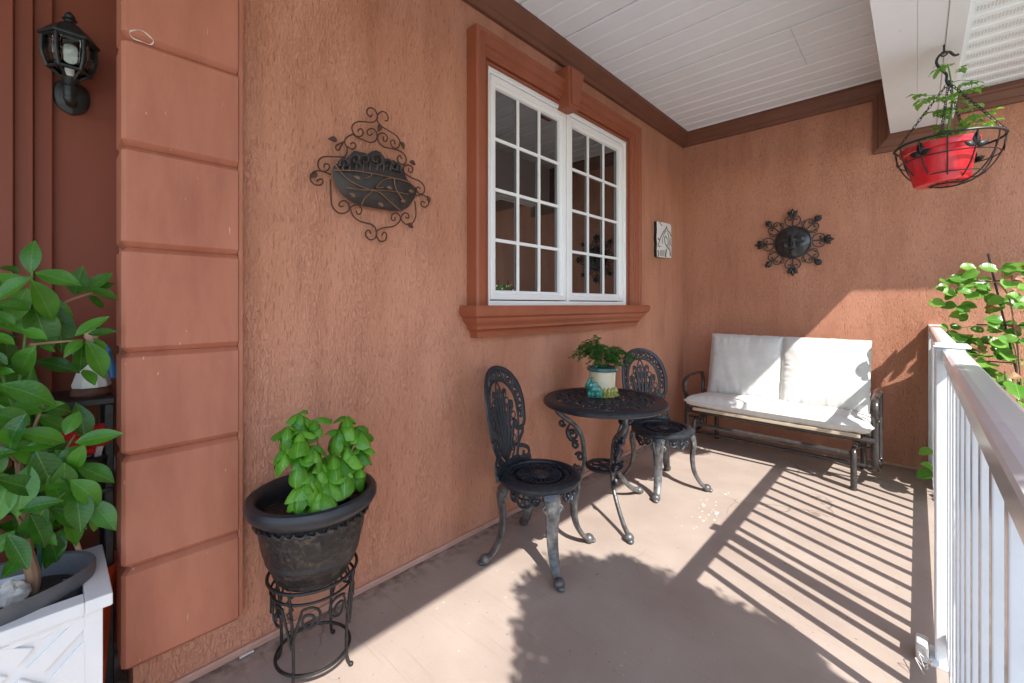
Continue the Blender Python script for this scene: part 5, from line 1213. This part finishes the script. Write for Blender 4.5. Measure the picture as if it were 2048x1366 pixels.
# ================================================================== ENTRY PLANTER AND WHAT STANDS BEHIND IT
def planter():
    RZ_ = 0.50; x0, x1, y0, y1 = -0.10, 0.235, -0.62, 0.112
    t = thing('white_planter_box', 'white plastic planter box with raised diagonal panels beside the quoined pier', 'planter', ((x0 + x1) / 2, (y0 + y1) / 2, 0))
    l = lambda mb: mb.xf(M.Translation(-t.location))
    e = 0.018; bx0, bx1, by0, by1 = x0 + e, x1 - e, y0 + e, y1 - e
    mb = MB()
    for a, b_, c_, d in ((bx0, bx1, by0, by0 + 0.012), (bx0, bx1, by1 - 0.012, by1), (bx0, bx0 + 0.012, by0 + 0.012, by1 - 0.012), (bx1 - 0.020, bx1 - 0.008, by0 + 0.012, by1 - 0.012)): mb.box(a, b_, c_, d, 0.0, RZ_ - 0.03)
    mb.box(bx0, bx1 - 0.008, by0, by1, 0.02, 0.03)
    l(mb).build('box_body', 'plastic_white', t, smooth=False, bevel=0.003)
    w_ = 0.052
    for a, b_, c_, d in ((x0, x1, y0, y0 + w_), (x0, x1, y1 - w_, y1), (x0, x0 + w_, y0 + w_, y1 - w_), (x1 - w_, x1, y0 + w_, y1 - w_)):
        l(MB().box(a, b_, c_, d, RZ_ - 0.032, RZ_)).build('rim_board', 'plastic_white', t, smooth=False, bevel=0.003)
    # lattice on the front: stiles, rails and crossing diagonals
    F = bx1 - 0.008
    def strip(p, q, w2, dp):
        p, q = V((F, *p)), V((F, *q)); d = (q - p).normalized(); s_ = V((1, 0, 0)).cross(d) * w2; mb = MB()
        vs_ = [p - s_, p + s_, q + s_, q - s_]; mb.add(vs_ + [v_ + V((dp, 0, 0)) for v_ in vs_], [(0, 1, 2, 3), (7, 6, 5, 4), (0, 4, 5, 1), (1, 5, 6, 2), (2, 6, 7, 3), (3, 7, 4, 0)]); l(mb).build('lattice_bar', 'plastic_white', t, smooth=False, bevel=0.002)
    strip((by1 - 0.018, 0), (by1 - 0.018, RZ_ - 0.034), 0.018, 0.0085); strip((by0 + 0.018, 0), (by0 + 0.018, RZ_ - 0.034), 0.018, 0.0085)
    strip((by0 + 0.036, RZ_ - 0.046), (by1 - 0.036, RZ_ - 0.046), 0.012, 0.008); strip((by0 + 0.036, 0.02), (by1 - 0.036, 0.02), 0.02, 0.008)
    yc, zc = by1 - 0.036, RZ_ - 0.058
    # raised chevron panels
    for poly in ([(105, 1083), (345, 995), (235, 1118)], [(415, 975), (463, 958), (463, 1060), (235, 1308), (140, 1285)], [(463, 1120), (463, 1372), (280, 1325)], [(-60, 1122), (0, 1130), (185, 1168), (95, 1272), (0, 1250), (-60, 1236)],
                 [(60, 1380), (110, 1335), (262, 1375), (220, 1420), (80, 1400)], [(-80, 1310), (42, 1322), (-20, 1390), (-80, 1380)], [(-120, 1050), (60, 1075), (-40, 1092), (-120, 1090)]):
        q = [on_x(a_ / 2.7, 860 + b_ / 2.7, F) for a_, b_ in poly]
        if any(p_.z < 0.03 or p_.y > by1 or p_.z > RZ_ - 0.034 for p_ in q): q = [V((p_.x, min(p_.y, by1 - 0.03), min(max(p_.z, 0.03), RZ_ - 0.045))) for p_ in q]
        mb = MB(); k = len(q); mb.v = [tuple(p_ - V((0.004, 0, 0))) for p_ in q] + [tuple(p_ + V((0.009, 0, 0))) for p_ in q]
        mb.f = [(j, (j + 1) % k, k + (j + 1) % k, k + j) for j in range(k)] + [tuple(range(k)), tuple(2 * k - 1 - j for j in range(k))]
        l(mb).build('raised_panel', 'plastic_white', t, smooth=False, bevel=0.0025)
    # liner pot
    PC = V((0.068, -0.158, 0.16)); p = thing('oval_pot', 'oval charcoal plastic pot set into the white planter box', 'flower pot', PC)
    mb = MB(); prof = [(0.0, 0), (0.70, 0.0), (0.93, 0.33), (0.965, 0.335), (0.99, 0.342), (1.0, 0.352), (1.0, 0.372), (0.985, 0.380), (0.95, 0.376), (0.93, 0.364), (0.88, 0.30), (0.0, 0.30)]
    mb.lathe([(r * 0.165, z) for r, z in prof], 64, sx=0.90, sy=1.50); mb.build('pot_shell', 'pot_grey', p)
    mb = MB(); k = 40
    mb.lathe([(0.0, 0.335), (0.05, 0.337), (0.10, 0.330), (0.148, 0.324)], k, sx=0.90, sy=1.50); mb.build('soil', 'soil', p)
    # white shell stone
    c_ = on_z(22, 1190, 0.51); st = MB(); st.ball((0, 0, 0.0), (0.026, 0.030, 0.030), 26, 18)
    st.v = [tuple(V(v_) * (1 + 0.42 * noise.noise(V(v_) * 38) + 0.25 * noise.noise(V(v_) * 90))) for v_ in st.v]
    o = st.build('white_stone', 'shell', None, loc=c_); tag(o, 'craggy white stone lying on the soil of the oval pot', 'stone')
    # ---- lemon tree
    base = V((0.063, -0.036, 0.49)); tr = thing('lemon_tree', 'young lemon tree with big glossy green leaves in the oval charcoal pot', 'tree', base)
    Tb = lambda pts, r0, r1, nm, m: MB().tube([q - base for q in catmull(pts, 6)], lambda u: r0 + (r1 - r0) * u, 9).build(nm, m, tr)
    w3 = lambda px, py, X: on_x(px, py, X)
    Tb([base, w3(66, 1150, 0.06), w3(52, 1095, 0.06), w3(50, 1020, 0.05), w3(40, 930, 0.03), w3(30, 820, 0.02)], 0.0165, 0.008, 'trunk', 'bark')
    stub = on_z(168, 1128, 0.49); Tb([stub, w3(150, 1080, stub.x), w3(129, 1040, stub.x)], 0.0065, 0.006, 'cut_branch', 'cut_wood')
    br = [[w3(50, 1020, .05), w3(90, 960, .06), w3(130, 900, .05), w3(150, 870, .04)], [w3(40, 930, .03), w3(70, 850, .08), w3(90, 800, .10)], [w3(30, 820, .02), w3(45, 720, .0), w3(60, 600, .0), w3(66, 520, .0)], [w3(45, 720, 0), w3(110, 620, -.05), w3(170, 590, -.06), w3(215, 580, -.06)],
          [w3(30, 820, .02), w3(0, 740, .05), w3(-40, 640, .06)], [w3(40, 930, .03), w3(-20, 860, .08), w3(-60, 800, .1)], [w3(60, 690, 0.02), w3(105, 685, 0.03), w3(165, 680, 0.05)], [w3(50, 1020, .05), w3(95, 1010, .10), w3(130, 985, .12)], [w3(52, 1060, .06), w3(20, 1010, .1), w3(-10, 980, .1)]]
    for q in br: Tb(q, 0.0045, 0.0022, 'branch', 'bark' if random.random() < 0.4 else 'green_stem')
    Tb([w3(78, 1150, 0.03), w3(80, 1000, 0.03), w3(72, 760, 0.03)], 0.0045, 0.0045, 'support_stake', 'stake_green')
    var = [leaf_mesh('lemon_leaf', 'leaf_lemon', 0.118, 0.049 + 0.006 * (k % 3), 0.30, 0.14 + 0.13 * k, n=9, pk=0.47, tip=0.95, wave=0.03, seed=k) for k in range(5)]
    # leading leaves: photograph point of the blade's base and tip, distance plane, twist of the blade
    hero = [(62, 548, 60, 485, 0, 0), (40, 545, -5, 525, .02, .2), (70, 545, 148, 562, .03, -.3), (62, 560, 110, 632, .06, .1), (60, 560, -30, 560, .03, .1), (55, 575, 20, 640, .04, .3), (62, 600, 100, 690, .0, .4), (70, 590, 155, 640, -.03, .2), (110, 610, 130, 690, -.03, .5), (60, 620, 0, 600, .05, .2), (30, 650, -10, 620, .06, 0),
            (150, 590, 158, 545, -.06, .2), (165, 585, 215, 550, -.06, -.2), (180, 580, 228, 590, -.05, .1), (190, 585, 222, 562, -.06, -.2), (175, 590, 205, 612, -.05, .3), (140, 580, 130, 545, -.06, .3),
            (150, 672, 206, 637, .09, -.3), (165, 680, 135, 700, .08, .1), (162, 682, 165, 738, .08, .2), (172, 682, 212, 745, .09, .1), (185, 676, 218, 700, .05, .5), (165, 740, 190, 760, .05, .6), (175, 668, 222, 662, .03, .5),
            (72, 655, 45, 665, .08, 0), (45, 660, 85, 672, .10, .1), (100, 690, 60, 690, .0, .2), (80, 690, 105, 700, .02, .3), (30, 690, -20, 660, .1, 0), (15, 730, -20, 700, .1, .2), (30, 745, -20, 740, .09, .3),
            (75, 815, 152, 818, .10, -.4), (70, 830, 135, 858, .07, .3), (130, 870, 155, 825, .12, .2), (150, 885, 228, 868, .12, -.3), (130, 885, 60, 858, .10, -.2), (110, 900, 150, 935, .08, .3), (95, 880, 50, 900, .11, .1), (60, 850, 0, 820, .10, .1), (45, 880, -15, 870, .12, .2), (50, 800, 5, 770, .09, .2),
            (110, 930, 160, 890, .10, .1), (120, 950, 205, 948, .08, .2), (150, 930, 222, 955, .09, .1), (95, 950, 130, 1010, .12, .1), (140, 960, 205, 1000, .13, .2), (150, 980, 165, 1050, .13, .2), (180, 1000, 225, 1050, .12, .1), (190, 1005, 205, 1060, .10, .5), (85, 985, 10, 960, .13, -.2), (60, 930, 35, 1020, .13, .2), (70, 900, 110, 975, .12, .2),
            (95, 1010, 40, 1090, .15, .1), (60, 1030, 95, 1085, .15, .2), (35, 1020, 100, 1000, .15, -.2), (70, 1060, 110, 1080, .10, .3), (30, 1060, -20, 1110, .12, .2), (55, 1100, 10, 1150, .08, .3), (130, 1020, 160, 1080, .06, .5), (20, 960, -15, 1040, .13, .1), (10, 900, -25, 960, .13, .1), (100, 1075, 118, 1120, .02, .4), (120, 1060, 100, 1130, .0, .3)]
    for bx, by, tx, ty, X, tw in hero:
        a, b_ = on_x(bx, by, X), on_x(tx, ty, X + random.uniform(-.02, .05)); d = b_ - a
        up = V((1, random.uniform(-.3, .3) + tw, 0.6 + random.uniform(-.2, .5)))
        me = random.choice(var); put_leaf(me, tr, a, d, up, min(1.35, d.length / 0.095))
    rnd = random.Random(9)
    for k in range(175):
        px, py = rnd.uniform(-230, 185), rnd.uniform(600, 1080)
        if px > 90 and 640 < py < 875: continue
        if px > 130 and py < 830: continue
        if px > 0 and py < 640: continue
        X = rnd.uniform(-0.16, 0.15); a = on_x(px, py, X); an = rnd.uniform(0, 2 * PI)
        put_leaf(rnd.choice(var), tr, a, V((rnd.uniform(-.4, .6), math.cos(an) if px < 120 else -abs(math.cos(an)), math.sin(an) - 0.3)), V((0.8, rnd.uniform(-.5, .5), 0.7)), rnd.uniform(0.7, 1.1))
planter()

def recess():
    X = -0.22
    # black plant table holding the figurine
    top = on_x(150, 790, X); t = thing('black_side_table', 'small black side table tucked behind the lemon tree', 'table', (X, 0.02, 0))
    l = lambda mb: mb.xf(M.Translation(-t.location)); zt = top.z
    l(MB().box(X - 0.13, X + 0.13, -0.30, 0.142, zt - 0.022, zt)).build('table_top', 'black_iron', t, bevel=0.004)
    for xx in (X - 0.115, X + 0.115):
        for yy in (-0.285, 0.128): l(MB().box(xx - 0.011, xx + 0.011, yy - 0.011, yy + 0.011, 0, zt - 0.022)).build('leg', 'black_iron', t, bevel=0.003)
    l(MB().box(X - 0.13, X + 0.13, -0.29, 0.135, 0.66, 0.675)).build('shelf', 'black_iron', t, bevel=0.003)
    # figurine
    f = on_x(183, 775, X + 0.04); f.z = zt; fg = thing('painted_figurine', 'small painted garden figurine in blue and white on a brown base', 'figurine', f)
    mb = MB(); mb.lathe([(0.0, 0), (0.046, 0), (0.050, 0.006), (0.046, 0.024), (0.040, 0.030), (0.0, 0.030)], 24, sx=0.8, sy=1.0); mb.build('base', 'brown_base', fg)
    mb = MB(); mb.lathe([(0.044, 0.028), (0.046, 0.034), (0.036, 0.07), (0.024, 0.105), (0.018, 0.125), (0.0, 0.125)], 24, wob=lambda a, z: 1 + 0.05 * math.sin(a * 9)); mb.build('skirt', 'tile_white', fg)
    mb = MB(); mb.ball((0, 0, 0.140), (0.022, 0.030, 0.034), 14, 10); mb.tube(catmull([(0.0, 0.026, 0.160), (0.012, 0.040, 0.140), (0.026, 0.024, 0.125)], 4), 0.0085, 8); mb.tube(catmull([(0.0, -0.026, 0.160), (0.012, -0.036, 0.135), (0.026, -0.014, 0.122)], 4), 0.0085, 8)
    mb.tube(catmull([(-0.02, 0.03, 0.16), (-0.022, 0.045, 0.10), (-0.015, 0.050, 0.045)], 4), lambda u: 0.010 + 0.006 * u, 8); remeshed(mb, 'bodice', 'blue_paint', 0.004, fg, 2)
    mb = MB(); mb.ball((0.010, -0.002, 0.122), (0.020, 0.016, 0.014), 10, 8); mb.build('apron_knot', 'yellow_paint', fg)
    mb = MB(); mb.ball((0.004, 0, 0.196), (0.020, 0.019, 0.024), 16, 12); mb.ball((0.022, 0, 0.193), (0.004, 0.003, 0.004), 8, 6); mb.tube([(0, 0, 0.165), (0.002, 0, 0.18)], 0.008, 8); mb.build('head', 'skin_paint', fg)
    mb = MB(); mb.ball((-0.005, 0, 0.202), (0.023, 0.024, 0.025), 14, 10); mb.build('hair', 'ink', fg)
    mb = MB(); mb.ball((0.012, -0.014, 0.216), (0.009, 0.009, 0.009), 8, 6); mb.build('flower', 'pink_white', fg)
    # red cloth bow, white ornament on the shelf below, orange pot near the floor
    r0 = on_x(165, 860, X + 0.10); r0.z = 0.78; rb = thing('red_cloth_bow', 'crumpled red cloth bow lying under the black side table top', 'bow', r0)
    mb = MB(); 
    for s_ in (-1, 1): mb.ball((0.01, s_ * 0.036, 0.060), (0.034, 0.042, 0.036), 24, 16)
    mb.v = [tuple(V(v_) + V((0.5, 0.3, 0.6)) * (0.014 * noise.noise(V(v_) * 55))) for v_ in mb.v]; mb.ball((0.034, 0, 0.060), (0.017, 0.014, 0.018)); mb.ball((0, 0, 0.015), (0.03, 0.05, 0.016), 14, 8); mb.build('bow_loops', 'red_cloth', rb)
    hol = MB(); hol.lathe([(0.0, 0), (0.055, 0.0), (0.062, 0.10), (0.058, 0.105), (0.0, 0.100)], 24); o = hol.build('shelf_tin', 'black_iron', None, loc=(r0.x - 0.0, r0.y, 0.675)); tag(o, 'black tin on the side table shelf under the red bow', 'tin')
    w0 = on_x(202, 905, X + 0.09); w0.z = 0.675; wt = thing('white_lace_ornament', 'pale curled shell-like ornament on the side table shelf', 'ornament', w0)
    mb = MB()
    for k in range(7): mb.tube(catmull([V((0.012 * math.cos(k), 0.012 * math.sin(k), 0.0)), V((0.03 * math.cos(k), 0.03 * math.sin(k), 0.05 + 0.01 * k)), V((0.022 * math.cos(k + 1), 0.022 * math.sin(k + 1), 0.09 + 0.012 * k)), V((0.004 * math.cos(k + 2), 0.004 * math.sin(k + 2), 0.075 + 0.012 * k))], 5), lambda u: 0.011 - 0.005 * u, 8)
    mb.build('curls', 'pink_white', wt)
    q = on_x(178, 1085, X + 0.08); op = thing('orange_pot', 'orange plastic flower pot on the floor behind the white planter box', 'flower pot', (q.x, q.y - 0.01, 0))
    mb = MB(); mb.lathe([(0.0, 0), (0.06, 0), (0.080, 0.40), (0.086, 0.402), (0.088, 0.43), (0.082, 0.432), (0.074, 0.40), (0.0, 0.39)], 32); mb.build('pot_shell', 'orange_pot', op)
recess()

# ================================================================== VINE AND TRELLIS OUTSIDE THE RAIL
def vine():
    VY = 4.12
    a, b_ = on_y(1976, 520, VY), on_y(2046, 805, VY); d = (b_ - a) / (a.z - b_.z)
    bot = a + d * (a.z + 0.62); t = thing('garden_trellis', 'thin black metal trellis leaning beside the back wall behind the railing', 'trellis', (bot.x, VY, -0.62))
    l = lambda p: V(p) - t.location
    for k in range(3):
        o_ = V((0.26 * k, 0, 0)); MB().tube([l(bot + o_), l(a + o_ * 0.7 + V((0, 0, 0.04)))], 0.0055, 6).build('upright', 'black_iron', t)
    for z in (0.15, 0.52, 0.885, 1.12, 1.40):
        p = a + d * (a.z - z); MB().tube([l(p + V((-0.12, -0.006, 0))), l(p + V((0.66, -0.006, 0)))], 0.004, 6).build('cross_rod', 'black_iron', t)
    v = thing('climbing_vine', 'sunlit climbing vine with rounded green leaves on the black trellis', 'plant', (2.2, 4.0, -0.62))
    var = [leaf_mesh('vine_leaf', 'leaf_vine', 0.088, 0.078, 0.22, 0.15 + 0.15 * k, n=7, pk=0.40, tip=0.62, wave=0.03, seed=k + 30) for k in range(4)]
    dry = leaf_mesh('dry_leaf', 'leaf_dry', 0.075, 0.05, 0.5, 0.6, n=7, pk=0.4, tip=0.7, wave=0.08, seed=77)
    rnd = random.Random(41); o0 = v.location
    def stem(pts, r=0.003): MB().tube([q - o0 for q in catmull(pts, 6)], lambda u: r * (1 - 0.5 * u), 5).build('stem', 'twig', v)
    Y = 4.02; W = lambda px, py, y=Y: on_y(px, py, y)
    stem([V((2.25, 4.05, -0.62)), V((2.28, 4.05, 0.2)), W(2045, 790, 4.05), W(2030, 660), W(2010, 580), W(1960, 560), W(1900, 585)], 0.006)
    stem([V((2.15, 4.0, -0.62)), V((2.2, 4.0, 0.4)), W(2030, 700), W(1985, 655), W(1925, 655)], 0.004); stem([W(2010, 580), W(2045, 540), W(2080, 520)], 0.003); stem([W(2005, 570), W(2000, 510), W(1975, 500)], 0.002)
    cl = [(1900, 572, 7, 20), (1930, 575, 6, 22), (1905, 600, 5, 20), (1950, 540, 5, 18), (1965, 580, 7, 26), (2000, 560, 8, 30), (2035, 545, 8, 28), (2070, 560, 10, 35), (1985, 605, 5, 25), (2030, 590, 7, 30), (1925, 625, 3, 15), (1915, 655, 4, 18), (1985, 655, 7, 28), (2020, 665, 8, 30), (2060, 650, 8, 35), (1960, 690, 5, 18), (2000, 690, 5, 22), (2035, 760, 4, 15), (2060, 720, 5, 20), (2090, 600, 10, 40)]
    for px, py, n_, sp in cl:
        for k in range(n_):
            y = Y + rnd.uniform(-.10, .22); p = W(px + rnd.uniform(-sp, sp), py + rnd.uniform(-sp, sp) * 0.8, y); a_ = rnd.uniform(0, 2 * PI)
            put_leaf(dry if rnd.random() < 0.1 else rnd.choice(var), v, p, V((math.cos(a_), math.sin(a_) * 0.4 - 0.2, rnd.uniform(-.6, .35))), V((0.25, -0.8, 0.75)), rnd.uniform(0.7, 1.2))
    for p in range(6):   # the lower growth behind the balusters
        x = 2.02 + 0.09 * p; y = rnd.uniform(3.55, 4.2); stem([V((x, y, -0.62)), V((x + rnd.uniform(-.1, .1), y + rnd.uniform(-.1, .1), 0.1)), V((x + rnd.uniform(-.15, .15), y + rnd.uniform(-.15, .15), 0.8))], 0.005)
    sh = thing('leafy_shrub', 'dense green shrub growing between the railing and the trellis', 'shrub', (2.3, 4.0, -0.62))
    for k in range(5): MB().tube([q - sh.location for q in catmull([V((2.3, 4.0, -0.62)), V((2.05 + 0.13 * k, 3.95 + 0.05 * (k % 3), 0.1)), V((2.0 + 0.15 * k, 3.8 + 0.12 * (k % 4), 0.85))], 5)], lambda u: 0.010 - 0.006 * u, 6).build('stem', 'twig', sh)
    for k in range(285):
        x = rnd.uniform(1.97, 2.75); y = rnd.uniform(3.72, 4.40); z = rnd.uniform(-0.45, 0.80); a_ = rnd.uniform(0, 2 * PI)
        if k < 190: x = rnd.uniform(1.95, 2.16); y = rnd.uniform(4.02, 4.42); z = rnd.uniform(-0.1, 1.06)
        put_leaf(rnd.choice(var), sh, V((x, y, z)), V((math.cos(a_), math.sin(a_), rnd.uniform(-.5, .2))), V((0.3, -0.2, 1)), rnd.uniform(1.1, 1.7))
    # leaves that have pushed in through the balusters
    for (px, py, tx, ty, yy, s_) in ((1866, 902, 1824, 902, 3.95, 1.0), (1868, 945, 1822, 955, 3.85, 1.15), (1868, 938, 1842, 925, 3.9, 0.9)):
        b0 = on_y(px, py, yy); d_ = on_y(tx, ty, yy - 0.03) - b0
        put_leaf(rnd.choice(var), v, b0, d_, V((0.1, -0.5, 1)), s_)
        MB().tube([q - o0 for q in catmull([V((1.97, yy + 0.1, b0.z - 0.12)), b0.lerp(V((1.97, yy + 0.1, b0.z - 0.12)), 0.4) + V((0, 0, 0.03)), b0], 5)], 0.002, 5).build('stem', 'green_stem', v)
vine()

# ================================================================== GARDEN TREE BESIDE THE PORCH (its shade falls on the floor)
def garden_tree():
    c = V((2.79, 0.69, 2.02)); t = thing('garden_tree', 'round clipped garden tree standing on the lawn beside the porch railing', 'tree', (c.x, c.y, -0.62))
    o0 = t.location
    MB().tube([q - o0 for q in catmull([V((c.x, c.y, -0.62)), V((c.x + .02, c.y, 0.4)), V((c.x - .02, c.y + .02, 1.4)), c], 6)], lambda u: 0.035 - 0.018 * u, 10).build('trunk', 'bark', t)
    rnd = random.Random(17); mb = MB()
    for k in range(14):
        d = V((rnd.gauss(0, 1), rnd.gauss(0, 1), rnd.gauss(0.2, 0.8))).normalized()
        mb.tube([q - o0 for q in catmull([c + V((0, 0, -0.4 + 0.04 * k)), c + d * 0.3, c + d * 0.5], 4)], lambda u: 0.010 - 0.007 * u, 5)
    mb.build('limbs', 'bark', t)
    mb = MB()
    lob = []
    for k in range(70):
        d = V((rnd.gauss(0, 1), rnd.gauss(0, 1), rnd.gauss(0, 1))).normalized(); lob.append((c + d * 0.47, rnd.uniform(0.08, 0.13)))
    for k in range(48000):
        if k < 34000: q, r = rnd.choice(lob); p = q + V((rnd.gauss(0, 1), rnd.gauss(0, 1), rnd.gauss(0, 1))).normalized() * r * rnd.random() ** 0.4
        else: p = c + V((rnd.gauss(0, 1), rnd.gauss(0, 1), rnd.gauss(0, 1))).normalized() * 0.52 * rnd.random() ** 0.4
        d = V((rnd.gauss(0, 1), rnd.gauss(0, 1), rnd.gauss(0, 1))).normalized(); s_ = d.orthogonal().normalized(); n_ = d.cross(s_); l = rnd.uniform(0.028, 0.042); p = p - o0; b0 = len(mb.v)
        mb.v += [tuple(p), tuple(p + d * l * .5 + s_ * l * .32), tuple(p + d * l - n_ * .006), tuple(p + d * l * .5 - s_ * l * .32)]; mb.f.append((b0, b0 + 1, b0 + 2, b0 + 3))
    me = bpy.data.meshes.new('crown'); me.from_pydata(mb.v, [], mb.f); me.materials.append(MATS['leaf_tree']); obj('crown', me, t)
garden_tree()

# ================================================================== SMALL THINGS
def small():
    # white cable clamp and twine at the foot of the railing post
    p = V((1.788, 2.125, 0.0)); t = thing('white_clamp_box', 'white plastic box with tangled twine at the foot of the railing post', 'box', p)
    MB().box(-0.028, 0.006, -0.045, 0.035, 0.0, 0.058).build('case', 'plastic_white', t, bevel=0.008, seg=3)
    mb = MB(); rnd = random.Random(2)
    for k in range(3):
        pts = [V((0.0, -0.045, 0.02)) + V((rnd.uniform(-.03, .02), -0.02 * i - rnd.uniform(0, .02), 0.006 + abs(0.03 * math.sin(i * 1.7 + k)))) for i in range(6)]
        mb.tube(catmull(pts, 5), 0.0014, 5)
    mb.build('twine', 'paint_drip', t)
    c = on_z(487, 1300, 0.0); o = MB().tube([(0, -0.022, 0.004), (0.002, 0, 0.006), (0.0, 0.022, 0.004)], 0.006, 8, flat=0.6).build('plaster_chip', 'paint_drip', None, loc=V((max(c.x, 0.02), c.y, 0.0))); tag(o, 'white plaster chip lying at the foot of the window wall', 'debris')
    # dried white paint spots on the floor
    rnd = random.Random(8); c = on_z(1415, 1018, 0); mb = MB()
    for k in range(34):
        x, y = rnd.gauss(0, 0.055), rnd.gauss(0, 0.13); r = abs(rnd.gauss(0, 0.0035)) + 0.0012; n_ = 9; b0 = len(mb.v)
        mb.v += [(x + r * rnd.uniform(.6, 1.3) * math.cos(2 * PI * j / n_), y + r * 1.8 * rnd.uniform(.6, 1.3) * math.sin(2 * PI * j / n_), 0.0) for j in range(n_)]; mb.f.append(tuple(b0 + j for j in range(n_)))
    me = bpy.data.meshes.new('paint_spatter'); me.from_pydata(mb.v, [], mb.f); me.materials.append(MATS['paint_drip']); o = obj('paint_spatter', me, fl, loc=(c.x, c.y, 0.0015)); o['kind'] = 'stuff'
small()
bpy.context.view_layer.update()
